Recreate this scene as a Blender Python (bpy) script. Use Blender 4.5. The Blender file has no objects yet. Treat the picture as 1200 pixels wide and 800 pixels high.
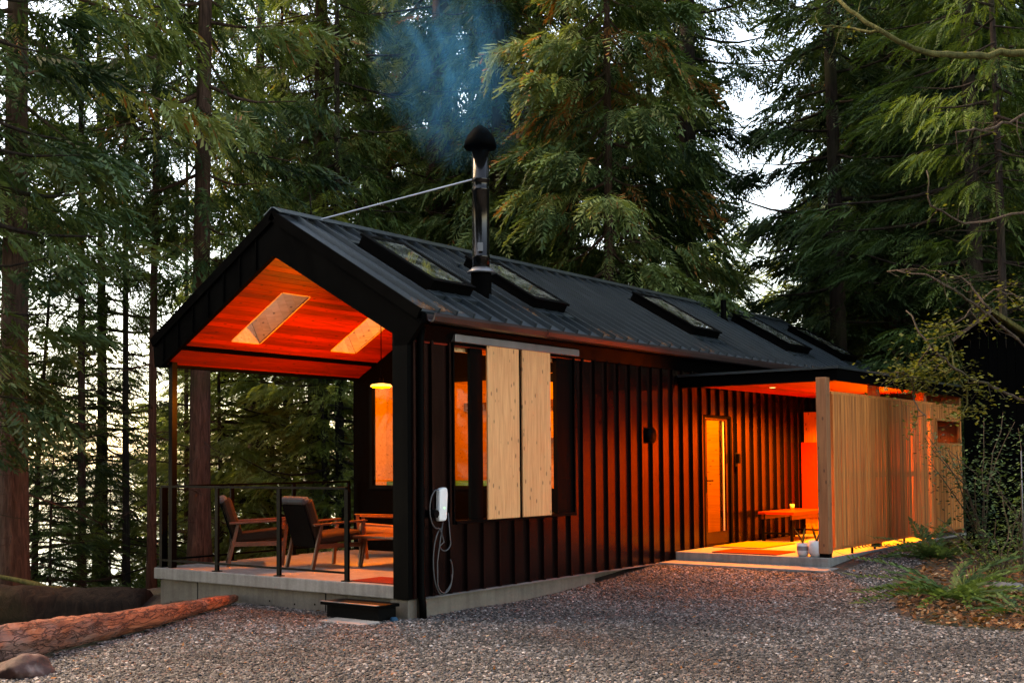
import bpy, bmesh, math, random
import numpy as np
from mathutils import Vector, Matrix, noise as mnoise

SC = bpy.context.scene
COL = SC.collection
rad = math.radians

# ------------------------------------------------------------------ camera
CAM = np.array([-9.71507, -8.77194, 1.37943])
CF = np.array([0.79851207, 0.60063429, 0.04021111])
CR = np.array([0.60137248, -0.79892343, -0.00851438])
CU = np.array([-0.02701157, -0.03098069, 0.99915493])
FPX, SHY = 1368.12, 85.72            # focal length and vertical shift in photo pixels (1200 wide)
cd = bpy.data.cameras.new('camera')
cam = bpy.data.objects.new('camera', cd)
COL.objects.link(cam)
cam.matrix_world = Matrix(((CR[0], CU[0], -CF[0], CAM[0]), (CR[1], CU[1], -CF[1], CAM[1]),
                           (CR[2], CU[2], -CF[2], CAM[2]), (0, 0, 0, 1)))
cd.sensor_width = 36.0
cd.lens = FPX / 1200 * 36
cd.shift_y = SHY / 1200
cd.clip_end = 6000
SC.camera = cam

# ------------------------------------------------------------------ sky, sun, exposure
W = bpy.data.worlds.new('World')
SC.world = W
W.use_nodes = True
wn = W.node_tree
sky = wn.nodes.new('ShaderNodeTexSky')
sky.sky_type = 'NISHITA'
sky.sun_disc = False
SUN_ELEV, SUN_AZ = 46.0, 102.0        # degrees; azimuth from +X towards +Y
sky.sun_elevation = rad(SUN_ELEV)
sky.sun_rotation = rad(90 - SUN_AZ)
sky.air_density = 1.0
sky.dust_density = 1.0
sky.ozone_density = 1.0
sky.altitude = 50
wn.links.new(sky.outputs[0], wn.nodes['Background'].inputs[0])
wn.nodes['Background'].inputs[1].default_value = 0.15
sl = bpy.data.lights.new('sun', 'SUN')
sl.energy = 1.5
sl.angle = rad(25)
sl.color = (1.0, 0.84, 0.68)
sun = bpy.data.objects.new('sun', sl)
COL.objects.link(sun)
sd = Vector((math.cos(rad(SUN_AZ)) * math.cos(rad(SUN_ELEV)), math.sin(rad(SUN_AZ)) * math.cos(rad(SUN_ELEV)), math.sin(rad(SUN_ELEV))))
sun.rotation_euler = sd.to_track_quat('Z', 'Y').to_euler()
sun.location = sd * 60
vs = SC.view_settings
vs.view_transform = 'Standard'
vs.look = 'None'
vs.exposure = 2.5
vs.gamma = 1.0
vs.use_white_balance = True
vs.white_balance_temperature = 9600
vs.white_balance_tint = 14
SC.cycles.max_bounces = 7
SC.cycles.diffuse_bounces = 3
SC.cycles.transparent_max_bounces = 16
SC.cycles.volume_step_rate = 1.0
WARM = (1.0, 0.27, 0.03)

# ------------------------------------------------------------------ helpers
def px_ray(u, v):
    return CF + CR * (u - 600) / FPX - CU * (v - 400 - SHY) / FPX

def sm(t):
    t = min(1.0, max(0.0, t))
    return t * t * (3 - 2 * t)

def nz(x, y, s=1.0, z=0.0):
    return mnoise.noise(Vector((x * s, y * s, z)))

WATER_Z = -7.0
def gz(x, y):
    z = -0.37 + 0.34 * sm((x - 2.0) / 6.0)
    s = -0.4 * min(x, 1.0) + 0.916 * (y - 2.77) - 0.55 - 1.3 * sm(x)
    if s > 0:
        z -= 0.45 * sm(s / 2.5) + 0.17 * max(0.0, s - 1.2)
    if x > 14:
        z += 0.03 * min(x - 14, 60) * (1 - sm(s / 8))
    rough = sm((abs(x - 2) - 13) / 10) + sm(s / 3) + sm((-y - 14) / 10)
    z += 0.10 * min(rough, 1.5) * nz(x, y, 0.35) + 0.25 * min(rough, 1.2) * nz(x, y, 0.08, 3.1)
    z += 0.018 * nz(x, y, 0.9, 7.7)
    return max(z, WATER_Z - 2.5)

def on_ground(u, d):
    """ground point under the photo column u, d metres ahead of the camera"""
    r = px_ray(u, 541)
    x, y = CAM[0] + r[0] * d, CAM[1] + r[1] * d
    return (x, y, gz(x, y))

class MB:
    def __init__(self):
        self.v, self.f = [], []
    def quad(self, a, b, c, d):
        n = len(self.v); self.v += [a, b, c, d]; self.f.append((n, n + 1, n + 2, n + 3)); return self
    def poly(self, pts):
        n = len(self.v); self.v += list(pts); self.f.append(tuple(range(n, n + len(pts)))); return self
    def obox(self, o, ax, r):
        o = np.array(o, float); A = [np.array(a, float) for a in ax]
        n = len(self.v)
        for k in (0, 1):
            for j in (0, 1):
                for i in (0, 1):
                    self.v.append(tuple(o + A[0] * r[0][i] + A[1] * r[1][j] + A[2] * r[2][k]))
        for q in ((0, 2, 3, 1), (4, 5, 7, 6), (0, 1, 5, 4), (2, 6, 7, 3), (0, 4, 6, 2), (1, 3, 7, 5)):
            self.f.append(tuple(n + i for i in q))
        return self
    def box(self, x0, x1, y0, y1, z0, z1):
        return self.obox((0, 0, 0), ((1, 0, 0), (0, 1, 0), (0, 0, 1)), ((x0, x1), (y0, y1), (z0, z1)))
    def prism(self, pts, axis, a, b):
        """pts: 2-D outline in the two other axes, extruded along axis from a to b"""
        n = len(self.v); m = len(pts)
        for t in (a, b):
            for p in pts:
                q = [p[0], p[1]]; q.insert(axis, t); self.v.append(tuple(q))
        self.f.append(tuple(range(n, n + m))[::-1]); self.f.append(tuple(range(n + m, n + 2 * m)))
        for i in range(m):
            j = (i + 1) % m
            self.f.append((n + i, n + j, n + m + j, n + m + i))
        return self
    def tube(self, pts, radii, seg=8, cap=True):
        pts = [Vector(p) for p in pts]
        if not hasattr(radii, '__len__'): radii = [radii] * len(pts)
        n0 = len(self.v); up = None
        for i, p in enumerate(pts):
            t = (pts[min(i + 1, len(pts) - 1)] - pts[max(i - 1, 0)]).normalized()
            if up is None:
                up = Vector((0, 0, 1)) if abs(t.z) < .9 else Vector((1, 0, 0))
            a = t.cross(up).normalized(); b = a.cross(t).normalized(); up = b
            for k in range(seg):
                c = 2 * math.pi * k / seg
                self.v.append(tuple(p + (a * math.cos(c) + b * math.sin(c)) * radii[i]))
        for i in range(len(pts) - 1):
            for k in range(seg):
                l = (k + 1) % seg
                self.f.append((n0 + i * seg + k, n0 + i * seg + l, n0 + (i + 1) * seg + l, n0 + (i + 1) * seg + k))
        if cap:
            self.f.append(tuple(n0 + k for k in range(seg))[::-1])
            e = n0 + (len(pts) - 1) * seg
            self.f.append(tuple(e + k for k in range(seg)))
        return self
    def lathe(self, c, prof, seg=20):
        n0 = len(self.v)
        for r, z in prof:
            for k in range(seg):
                a = 2 * math.pi * k / seg
                self.v.append((c[0] + r * math.cos(a), c[1] + r * math.sin(a), c[2] + z))
        for i in range(len(prof) - 1):
            for k in range(seg):
                l = (k + 1) % seg
                self.f.append((n0 + i * seg + k, n0 + i * seg + l, n0 + (i + 1) * seg + l, n0 + (i + 1) * seg + k))
        self.f.append(tuple(n0 + k for k in range(seg))[::-1])
        e = n0 + (len(prof) - 1) * seg
        self.f.append(tuple(e + k for k in range(seg)))
        return self
    def mesh(self, name, off=(0, 0, 0)):
        me = bpy.data.meshes.new(name)
        me.from_pydata([(a[0] - off[0], a[1] - off[1], a[2] - off[2]) for a in self.v], [], self.f)
        bm = bmesh.new(); bm.from_mesh(me)
        bmesh.ops.recalc_face_normals(bm, faces=bm.faces)
        bm.to_mesh(me); bm.free()
        return me

ORG = {}
def thing(name, label, cat, loc=(0, 0, 0), group=None, rz=0.0):
    o = bpy.data.objects.new(name, None)
    o.empty_display_size = .2
    COL.objects.link(o); o.location = loc; o.rotation_euler[2] = rz
    tag(o, label, cat, group)
    ORG[o.name] = tuple(loc)
    return o

def tag(o, label, cat, group=None, kind=None):
    if label: o['label'] = label
    if cat: o['category'] = cat
    if group: o['group'] = group
    if kind: o['kind'] = kind
    return o

def put(name, me, mat, parent=None, smooth=False, bevel=0, label=None):
    o = bpy.data.objects.new(name, me)
    COL.objects.link(o)
    if mat is not None and not me.materials: me.materials.append(mat)
    if parent is not None:
        o.parent = parent
        ORG[o.name] = ORG.get(parent.name, (0, 0, 0))
    if smooth:
        me.polygons.foreach_set('use_smooth', [True] * len(me.polygons))
    if bevel:
        b = o.modifiers.new('bevel', 'BEVEL'); b.width = bevel; b.segments = 2; b.limit_method = 'ANGLE'; b.angle_limit = rad(40)
    if label: o['label'] = label
    return o

def part(name, mb, mat, parent=None, smooth=False, bevel=0, label=None):
    """mb in world coordinates (or the thing's own frame when its origin is 0)"""
    off = ORG.get(parent.name, (0, 0, 0)) if parent is not None else (0, 0, 0)
    return put(name, mb.mesh(name, off), mat, parent, smooth, bevel, label)

def group_part(name, parent):
    """a part that only gathers pieces"""
    o = bpy.data.objects.new(name, None); COL.objects.link(o); o.parent = parent; o.empty_display_size = .1
    ORG[o.name] = ORG.get(parent.name, (0, 0, 0))
    return o

UNIT = {}
def piece(name, r, mat, parent, frame=None):
    """a box piece sharing one unit mesh: r = ((x0,x1),(y0,y1),(z0,z1)) in frame (origin, rotation about X)"""
    key = mat.name
    if key not in UNIT:
        me = MB().box(-.5, .5, -.5, .5, -.5, .5).mesh('piece_' + key); me.materials.append(mat); UNIT[key] = me
    o = bpy.data.objects.new(name, UNIT[key]); COL.objects.link(o); o.parent = parent
    off = ORG.get(parent.name, (0, 0, 0))
    c = Vector([(a + b) / 2 for a, b in r]); o.scale = [abs(b - a) for a, b in r]
    if frame is not None:
        og, ang = frame
        M = Matrix.Rotation(ang, 3, 'X')
        c = Vector(og) + M @ c; o.rotation_euler[0] = ang
    o.location = c - Vector(off)
    return o

# ------------------------------------------------------------------ materials
def newmat(name):
    m = bpy.data.materials.new(name); m.use_nodes = True
    nt = m.node_tree; b = nt.nodes['Principled BSDF']
    return m, nt, b

def N(nt, typ, **kw):
    n = nt.nodes.new(typ)
    for k, v in kw.items():
        if k.startswith('i_'):
            n.inputs[k[2:]].default_value = v
        else: setattr(n, k, v)
    return n

def ramp(nt, stops, src):
    r = nt.nodes.new('ShaderNodeValToRGB'); e = r.color_ramp.elements
    while len(e) < len(stops): e.new(.5)
    for i, (p, c) in enumerate(stops):
        e[i].position = p; e[i].color = (*c, 1) if len(c) == 3 else c
    nt.links.new(src, r.inputs[0]); return r.outputs[0]

def pos_map(nt, scale, rnd=True):
    g = N(nt, 'ShaderNodeNewGeometry'); src = g.outputs['Position']
    if rnd:
        oi = N(nt, 'ShaderNodeObjectInfo')
        mu = N(nt, 'ShaderNodeMath', operation='MULTIPLY'); mu.inputs[1].default_value = 37.0
        nt.links.new(oi.outputs['Random'], mu.inputs[0])
        ad = N(nt, 'ShaderNodeVectorMath', operation='ADD')
        nt.links.new(src, ad.inputs[0]); nt.links.new(mu.outputs[0], ad.inputs[1]); src = ad.outputs[0]
    m = N(nt, 'ShaderNodeMapping'); m.inputs['Scale'].default_value = scale
    nt.links.new(src, m.inputs[0]); return m.outputs[0]

def mixc(nt, fac, a, b, mode='MIX'):
    m = N(nt, 'ShaderNodeMix', data_type='RGBA', blend_type=mode)
    for i, x in ((0, fac), (6, a), (7, b)):
        if isinstance(x, (int, float)): m.inputs[i].default_value = x
        elif isinstance(x, tuple): m.inputs[i].default_value = (*x, 1)
        else: nt.links.new(x, m.inputs[i])
    return m.outputs[2]

def bump(nt, b, src, strength=.3, dist=.01):
    n = N(nt, 'ShaderNodeBump'); n.inputs['Strength'].default_value = strength; n.inputs['Distance'].default_value = dist
    nt.links.new(src, n.inputs['Height']); nt.links.new(n.outputs[0], b.inputs['Normal'])

def wood(name, dark, light, axis='X', rough=.55, knots=True, tone=.35):
    m, nt, b = newmat(name)
    st = {'X': (1.2, 16, 16), 'Y': (16, 1.2, 16), 'Z': (16, 16, 1.2)}[axis]
    v = pos_map(nt, st)
    n = N(nt, 'ShaderNodeTexNoise', i_Scale=1.6, i_Detail=6, i_Roughness=.6, i_Distortion=.6); nt.links.new(v, n.inputs['Vector'])
    c = ramp(nt, [(.3, dark), (.7, light)], n.outputs[0])
    oi = N(nt, 'ShaderNodeObjectInfo')
    t = ramp(nt, [(0, (1 - tone,) * 3), (1, (1 + tone * .35,) * 3)], oi.outputs['Random'])
    c = mixc(nt, 1.0, c, t, 'MULTIPLY')
    if knots:
        k = {'X': (5.5, 12, 12), 'Y': (12, 5.5, 12), 'Z': (12, 12, 5.5)}[axis]
        vv = N(nt, 'ShaderNodeTexVoronoi', i_Scale=1.0); nt.links.new(pos_map(nt, k), vv.inputs['Vector'])
        kf = ramp(nt, [(.11, (.8,) * 3), (.19, (0, 0, 0))], vv.outputs['Distance'])
        c = mixc(nt, kf, c, tuple(x * .28 for x in dark))
    nt.links.new(c, b.inputs['Base Color']); b.inputs['Roughness'].default_value = rough
    bump(nt, b, n.outputs[0], .25, .004)
    return m

def metal(name, col, rough=.4, met=.0, spec=.5, var=.25, scale=3.0, rv=.22):
    m, nt, b = newmat(name)
    v = pos_map(nt, (1, 1, .5))
    n = N(nt, 'ShaderNodeTexNoise', i_Scale=scale, i_Detail=5); nt.links.new(v, n.inputs['Vector'])
    c = ramp(nt, [(.3, tuple(x * (1 - var) for x in col)), (.7, tuple(x * (1 + var) for x in col))], n.outputs[0])
    nt.links.new(c, b.inputs['Base Color'])
    r = ramp(nt, [(.3, (rough * (1 - rv),) * 3), (.75, (min(1, rough * (1 + rv)),) * 3)], n.outputs[0]); nt.links.new(r, b.inputs['Roughness'])
    b.inputs['Metallic'].default_value = met; b.inputs['Specular IOR Level'].default_value = spec
    return m

def concrete(name, col, dirt_or_reflection=.5):
    m, nt, b = newmat(name)
    n1 = N(nt, 'ShaderNodeTexNoise', i_Scale=1.1, i_Detail=8, i_Roughness=.65); nt.links.new(pos_map(nt, (1, 1, 2.2), False), n1.inputs['Vector'])
    n2 = N(nt, 'ShaderNodeTexNoise', i_Scale=38, i_Detail=4); nt.links.new(pos_map(nt, (1, 1, 1), False), n2.inputs['Vector'])
    n3 = N(nt, 'ShaderNodeTexNoise', i_Scale=3, i_Detail=6); nt.links.new(pos_map(nt, (4, 4, .35), False), n3.inputs['Vector'])
    c = ramp(nt, [(.3, tuple(x * (1 - dirt_or_reflection * .6) for x in col)), (.68, tuple(x * 1.12 for x in col))], n1.outputs[0])
    c = mixc(nt, .5, c, ramp(nt, [(.35, (.55, .52, .5)), (.6, (1, 1, 1))], n3.outputs[0]), 'MULTIPLY')
    c = mixc(nt, .35, c, ramp(nt, [(.3, (.6,) * 3), (.7, (1.1,) * 3)], n2.outputs[0]), 'MULTIPLY')
    nt.links.new(c, b.inputs['Base Color']); b.inputs['Roughness'].default_value = .8
    bump(nt, b, n2.outputs[0], .25, .004)
    return m

def plain(name, col, rough=.6, met=0., spec=.5, noise_s=20., var=.2, bmp=0.):
    m, nt, b = newmat(name)
    n = N(nt, 'ShaderNodeTexNoise', i_Scale=noise_s, i_Detail=5); nt.links.new(pos_map(nt, (1, 1, 1)), n.inputs['Vector'])
    c = ramp(nt, [(.3, tuple(x * (1 - var) for x in col)), (.7, tuple(min(1, x * (1 + var)) for x in col))], n.outputs[0])
    nt.links.new(c, b.inputs['Base Color']); b.inputs['Roughness'].default_value = rough; b.inputs['Metallic'].default_value = met
    b.inputs['Specular IOR Level'].default_value = spec
    if bmp: bump(nt, b, n.outputs[0], bmp, .01)
    return m

def glass(name, tint=(.9, .92, .9), refl=1.0, dirt_or_reflection=0.0):
    m, nt, b = newmat(name)
    nt.nodes.remove(b)
    out = nt.nodes['Material Output']
    tr = N(nt, 'ShaderNodeBsdfTransparent'); tr.inputs[0].default_value = (*tint, 1)
    gl = N(nt, 'ShaderNodeBsdfGlossy'); gl.inputs['Roughness'].default_value = .03
    lw = N(nt, 'ShaderNodeLayerWeight', i_Blend=.5)
    pw = N(nt, 'ShaderNodeMath', operation='POWER'); pw.inputs[1].default_value = 5.0
    nt.links.new(lw.outputs['Facing'], pw.inputs[0])
    mu = N(nt, 'ShaderNodeMath', operation='MULTIPLY_ADD'); mu.inputs[1].default_value = .9 * refl; mu.inputs[2].default_value = .04 * refl
    nt.links.new(pw.outputs[0], mu.inputs[0])
    mx = N(nt, 'ShaderNodeMixShader')
    nt.links.new(mu.outputs[0], mx.inputs[0]); nt.links.new(tr.outputs[0], mx.inputs[1]); nt.links.new(gl.outputs[0], mx.inputs[2])
    last = mx.outputs[0]
    if dirt_or_reflection:  # diffuse mottle painted on the pane as a reflection of trees and sky
        df = N(nt, 'ShaderNodeBsdfDiffuse'); df.inputs[0].default_value = (.35, .38, .33, 1)
        n = N(nt, 'ShaderNodeTexNoise', i_Scale=5, i_Detail=7); nt.links.new(pos_map(nt, (1, 1, 1), False), n.inputs['Vector'])
        f = ramp(nt, [(.42, (dirt_or_reflection * .15,) * 3), (.75, (dirt_or_reflection,) * 3)], n.outputs[0])
        m2 = N(nt, 'ShaderNodeMixShader'); nt.links.new(f, m2.inputs[0]); nt.links.new(last, m2.inputs[1]); nt.links.new(df.outputs[0], m2.inputs[2]); last = m2.outputs[0]
    nt.links.new(last, out.inputs['Surface'])
    return m

def emit(name, col, s):
    m, nt, b = newmat(name)
    b.inputs['Base Color'].default_value = (*col, 1); b.inputs['Emission Color'].default_value = (*col, 1); b.inputs['Emission Strength'].default_value = s
    return m

def bark(name, dark, light, sx=9.):
    m, nt, b = newmat(name)
    tc = N(nt, 'ShaderNodeTexCoord'); mp = N(nt, 'ShaderNodeMapping'); mp.inputs['Scale'].default_value = (sx, sx, 1.3)
    nt.links.new(tc.outputs['Object'], mp.inputs[0])
    n = N(nt, 'ShaderNodeTexNoise', i_Scale=1.5, i_Detail=8, i_Roughness=.7, i_Distortion=.8); nt.links.new(mp.outputs[0], n.inputs['Vector'])
    n2 = N(nt, 'ShaderNodeTexNoise', i_Scale=.8, i_Detail=4); nt.links.new(tc.outputs['Object'], n2.inputs['Vector'])
    c = ramp(nt, [(.32, dark), (.7, light)], n.outputs[0])
    c = mixc(nt, ramp(nt, [(.52, (0, 0, 0)), (.72, (.7,) * 3)], n2.outputs[0]), c, (.045, .05, .02))
    nt.links.new(c, b.inputs['Base Color']); b.inputs['Roughness'].default_value = .95; b.inputs['Specular IOR Level'].default_value = .15
    bump(nt, b, n.outputs[0], .9, .05)
    return m

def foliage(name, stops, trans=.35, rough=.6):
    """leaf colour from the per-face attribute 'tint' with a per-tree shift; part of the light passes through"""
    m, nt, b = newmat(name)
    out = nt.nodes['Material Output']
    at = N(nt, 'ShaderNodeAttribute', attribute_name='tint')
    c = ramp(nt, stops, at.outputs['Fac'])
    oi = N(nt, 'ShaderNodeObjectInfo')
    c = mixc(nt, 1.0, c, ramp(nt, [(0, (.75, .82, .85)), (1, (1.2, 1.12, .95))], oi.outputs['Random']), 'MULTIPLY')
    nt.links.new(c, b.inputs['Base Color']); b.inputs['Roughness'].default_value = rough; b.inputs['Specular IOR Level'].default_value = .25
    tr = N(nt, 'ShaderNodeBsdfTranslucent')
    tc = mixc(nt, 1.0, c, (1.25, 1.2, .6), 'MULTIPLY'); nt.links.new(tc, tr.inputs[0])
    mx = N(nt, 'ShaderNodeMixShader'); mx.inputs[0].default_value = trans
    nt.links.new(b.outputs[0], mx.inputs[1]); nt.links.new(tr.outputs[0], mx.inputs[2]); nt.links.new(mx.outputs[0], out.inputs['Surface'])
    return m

M = {}
M['siding'] = metal('black_metal_siding', (.0030, .0022, .0022), .23, .0, .28)
M['siding'].node_tree.nodes['Principled BSDF'].inputs['Specular Tint'].default_value = (1, .22, .15, 1)
M['trim'] = metal('black_metal_trim', (.0015, .0015, .0015), .5, .0, .02)
M['roof'] = metal('charcoal_standing_seam', (.050, .068, .078), .32, .6, .5, .10, 2.0, .08)
M['flash'] = metal('grey_flashing', (.16, .16, .17), .4, .5)
M['bark_black'] = metal('fascia_black', (.0012, .0012, .0012), .7, 0, .015)
M['cedar_ceiling'] = wood('cedar_ceiling_boards', (.16, .009, .0025), (.42, .024, .0065), 'X', .5, True, .55)
M['cedar_v'] = wood('cedar_slats', (.46, .13, .030), (.74, .26, .062), 'Z', .6, False, .35)
M['cedar_post'] = wood('cedar_post', (.28, .105, .042), (.48, .20, .082), 'Z', .65)
M['pine'] = wood('pine_shutter_boards', (.58, .255, .10), (.82, .42, .185), 'Z', .5, True, .1)
M['pine_n'] = wood('pine_shaft_boards', (.66, .48, .27), (.88, .70, .44), 'Y', .55, True, .2)
M['interior_wood'] = wood('interior_pine', (.46, .24, .10), (.66, .40, .19), 'Y', .5, True, .2)
M['floor_wood'] = wood('interior_floor', (.30, .17, .08), (.46, .28, .15), 'X', .4, False, .2)
M['slab'] = concrete('concrete_slab', (.27, .26, .245))
M['found'] = concrete('concrete_foundation', (.155, .135, .11), .6)
M['glass'] = glass('clear_glass', (.9, .92, .9), .2)
M['skyglass'] = glass('skylight_glass', (.35, .4, .38), 1.6, .35)
M['rail'] = metal('black_railing_steel', (.0015, .0015, .0015), .4, .0, .03)
M['clearsky'] = glass('clear_skylight_glass', (.95, .96, .95), .5)
M['oak'] = wood('teak_furniture', (.06, .018, .006), (.13, .042, .015), 'X', .4, False, .2)
M['fabric'] = plain('brown_grey_cushion', (.035, .02, .013), .95, 0, .1, 120, .3, .3)
M['fabric_grey'] = plain('grey_cushion_back', (.075, .08, .085), .95, 0, .1, 120, .3, .3)
M['white'] = plain('white_plastic', (.72, .74, .74), .35, 0, .5, 8, .04)
M['rubber'] = plain('black_rubber', (.003, .003, .003), .5, 0, .03, 30, .2)
M['cable'] = plain('pale_grey_cable', (.05, .052, .055), .45, 0, .5, 30, .1)
M['red_mat'] = plain('dark_red_doormat', (.22, .03, .018), .98, 0, .05, 160, .4, .6)
M['coir_mat'] = plain('woven_coir_mat', (.24, .16, .07), .98, 0, .05, 140, .4, .6)
M['green'] = plain('green_blanket', (.05, .22, .13), .9, 0, .1, 60, .2, .2)
M['ceramic'] = plain('pale_ceramic', (.55, .56, .57), .45, 0, .5, 14, .08)
M['ceramic_band'] = plain('grey_band_glaze', (.18, .19, .21), .4, 0, .5, 14, .1)
M['soil'] = plain('potting_soil', (.03, .02, .014), .95, 0, .1, 50, .4, .5)
M['pipe'] = metal('polished_black_flue', (.03, .028, .027), .16, .85, .6, .15)
M['steel'] = metal('galvanised_steel', (.45, .46, .47), .35, .9)
M['lamp_on'] = emit('lamp_glow', (1.0, .5, .14), .55)
M['downlight_on'] = emit('downlight_glow', (1.0, .5, .2), .8)
M['bark_cedar'] = bark('cedar_bark', (.028, .016, .012), (.15, .085, .062))
M['bark_dark'] = bark('dark_wet_bark', (.012, .009, .008), (.06, .042, .034))
M['twig'] = bark('bare_twigs', (.05, .035, .026), (.16, .115, .085), 30.)
M['moss_bark'] = bark('mossy_bark', (.05, .05, .018), (.16, .15, .05), 12.)
M['redwood'] = bark('red_rotten_wood', (.09, .022, .010), (.42, .125, .06), 6.)
M['oldlog'] = bark('old_log_bark', (.010, .007, .006), (.05, .03, .02), 6.)
G1 = [(0, (.012, .034, .016)), (.38, (.060, .11, .040)), (.68, (.17, .235, .085)), (.90, (.28, .33, .13)), (.93, (.30, .115, .035)), (1, (.42, .17, .06))]
G2 = [(0, (.014, .036, .012)), (.5, (.055, .105, .028)), (1, (.14, .21, .06))]
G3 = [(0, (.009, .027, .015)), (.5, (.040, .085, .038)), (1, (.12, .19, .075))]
G4 = [(0, (.10, .15, .05)), (.5, (.24, .31, .12)), (1, (.40, .46, .21))]  # paled greens: the backlight on the saplings is painted into the leaf colour
M['leaf_cedar'] = foliage('cedar_foliage', G1)
M['leaf_hemlock'] = foliage('hemlock_foliage', G2)
M['leaf_dark'] = foliage('dark_fir_foliage', G3, .25)
M['leaf_pale'] = foliage('foliage_painted_backlight', G4, .62)

# ------------------------------------------------------------------ ground, water, gravel
def axis_steps():
    a = [0.0]; st = .5
    while a[-1] < 700:
        a.append(a[-1] + st)
        if a[-1] > 16: st *= 1.12
    return a
AX = axis_steps()
xs = sorted({-v for v in AX} | set(AX)); xs = [v + 2 for v in xs]
ys = [v - 2 for v in sorted({-w for w in AX} | set(AX))]
gm = MB()
nx, ny = len(xs), len(ys)
def under_cabin(x, y):
    return (-.3 < x < 15.3 and -.3 < y < 4.9) or (5.6 < x < 12.8 and -2.7 < y < .3)
for y in ys:
    for x in xs:
        gm.v.append((x, y, gz(x, y)))
for j in range(ny - 1):
    for i in range(nx - 1):
        gm.f.append((j * nx + i, j * nx + i + 1, (j + 1) * nx + i + 1, (j + 1) * nx + i))
m, nt, b = newmat('forest_floor')
n = N(nt, 'ShaderNodeTexNoise', i_Scale=2.2, i_Detail=10, i_Roughness=.7); nt.links.new(pos_map(nt, (1, 1, 1), False), n.inputs['Vector'])
n2 = N(nt, 'ShaderNodeTexNoise', i_Scale=.5, i_Detail=5); nt.links.new(pos_map(nt, (1, 1, 1), False), n2.inputs['Vector'])
c = ramp(nt, [(.3, (.014, .009, .006)), (.55, (.05, .03, .018)), (.75, (.12, .06, .03))], n.outputs[0])
c = mixc(nt, ramp(nt, [(.5, (0, 0, 0)), (.65, (.8,) * 3)], n2.outputs[0]), c, (.035, .05, .015))
nt.links.new(c, b.inputs['Base Color']); b.inputs['Roughness'].default_value = .95
bump(nt, b, n.outputs[0], .8, .08)
M['forest_floor'] = m
g = part('ground', gm, m, None, True); tag(g, 'dark forest floor sloping down to the lake', None, None, 'structure')

m, nt, b = newmat('lake_water')
b.inputs['Base Color'].default_value = (.02, .03, .03, 1); b.inputs['Roughness'].default_value = .12; b.inputs['Specular IOR Level'].default_value = .9
n = N(nt, 'ShaderNodeTexNoise', i_Scale=.8, i_Detail=4); nt.links.new(pos_map(nt, (1, 1, 1), False), n.inputs['Vector'])
bump(nt, b, n.outputs[0], .15, .05)
o = part('lake', MB().quad((-2500, 20, WATER_Z), (2500, 20, WATER_Z), (2500, 3500, WATER_Z), (-2500, 3500, WATER_Z)), m)
tag(o, 'pale still lake glimpsed below the trees', None, None, 'structure')

GPOLY = [(-13, -14), (-13, -3.2), (-5.2, .55), (-3.2, 1.2), (-2.0, 1.75), (.0, 2.85), (.03, 2.2), (.03, -.0), (5.6, -.0), (5.6, -2.72), (10.6, -2.62), (9.0, -3.1), (6.6, -3.55), (4.6, -3.75), (3.3, -4.3), (2.65, -4.95), (2.7, -5.7), (4.0, -6.6), (8, -8), (10, -14)]
def inside(x, y, P=GPOLY):
    r = False; j = len(P) - 1
    for i in range(len(P)):
        if (P[i][1] > y) != (P[j][1] > y) and x < (P[j][0] - P[i][0]) * (y - P[i][1]) / (P[j][1] - P[i][1]) + P[i][0]: r = not r
        j = i
    return r
def cells(step, test):
    mb = MB(); idx = {}
    def vid(i, j):
        if (i, j) not in idx:
            x, y = i * step, j * step
            idx[(i, j)] = len(mb.v); mb.v.append((x, y, gz(x, y) + .008))
        return idx[(i, j)]
    for i in range(int(-13 / step), int(13 / step)):
        for j in range(int(-14 / step), int(3.5 / step)):
            x, y = (i + .5) * step, (j + .5) * step
            if inside(x, y) and test(x, y):
                mb.f.append((vid(i, j), vid(i + 1, j), vid(i + 1, j + 1), vid(i, j + 1)))
    return mb
m, nt, b = newmat('gravel_bed')
vo = N(nt, 'ShaderNodeTexVoronoi', i_Scale=42); nt.links.new(pos_map(nt, (1, 1, 1), False), vo.inputs['Vector'])
c = ramp(nt, [(0, (.02, .018, .017)), (.6, (.10, .09, .085)), (1, (.24, .22, .21))], vo.outputs['Color'])
nt.links.new(c, b.inputs['Base Color']); b.inputs['Roughness'].default_value = .9
bump(nt, b, vo.outputs['Distance'], 1.0, .02)
o = part('gravel_drive', cells(.2, lambda x, y: True), m); tag(o, 'grey gravel driveway in front of the cabin', None, None, 'structure')

def in_view(x, y, marg=2.2):
    d = (x - CAM[0]) * CF[0] + (y - CAM[1]) * CF[1]; s = (x - CAM[0]) * CR[0] + (y - CAM[1]) * CR[1]
    return d > 7.6 and abs(s) < d * .439 + marg
m, nt, b = newmat('gravel_stones')
oi = N(nt, 'ShaderNodeObjectInfo')
c = ramp(nt, [(0, (.011, .009, .008)), (.3, (.034, .029, .026)), (.62, (.090, .077, .071)), (.88, (.24, .215, .20)), (.94, (.20, .09, .06)), (1, (.5, .46, .44))], oi.outputs['Random'])
n = N(nt, 'ShaderNodeTexNoise', i_Scale=60, i_Detail=3); nt.links.new(pos_map(nt, (1, 1, 1), False), n.inputs['Vector'])
n2 = N(nt, 'ShaderNodeTexNoise', i_Scale=.55, i_Detail=4); nt.links.new(pos_map(nt, (1, 1, 1), False), n2.inputs['Vector'])
c = mixc(nt, 1.0, c, ramp(nt, [(.3, (.7,) * 3), (.7, (1.2,) * 3)], n.outputs[0]), 'MULTIPLY')
c = mixc(nt, 1.0, c, ramp(nt, [(.36, (.42, .38, .36)), (.64, (1.05,) * 3)], n2.outputs[0]), 'MULTIPLY')
nt.links.new(c, b.inputs['Base Color']); b.inputs['Roughness'].default_value = .75
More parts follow.
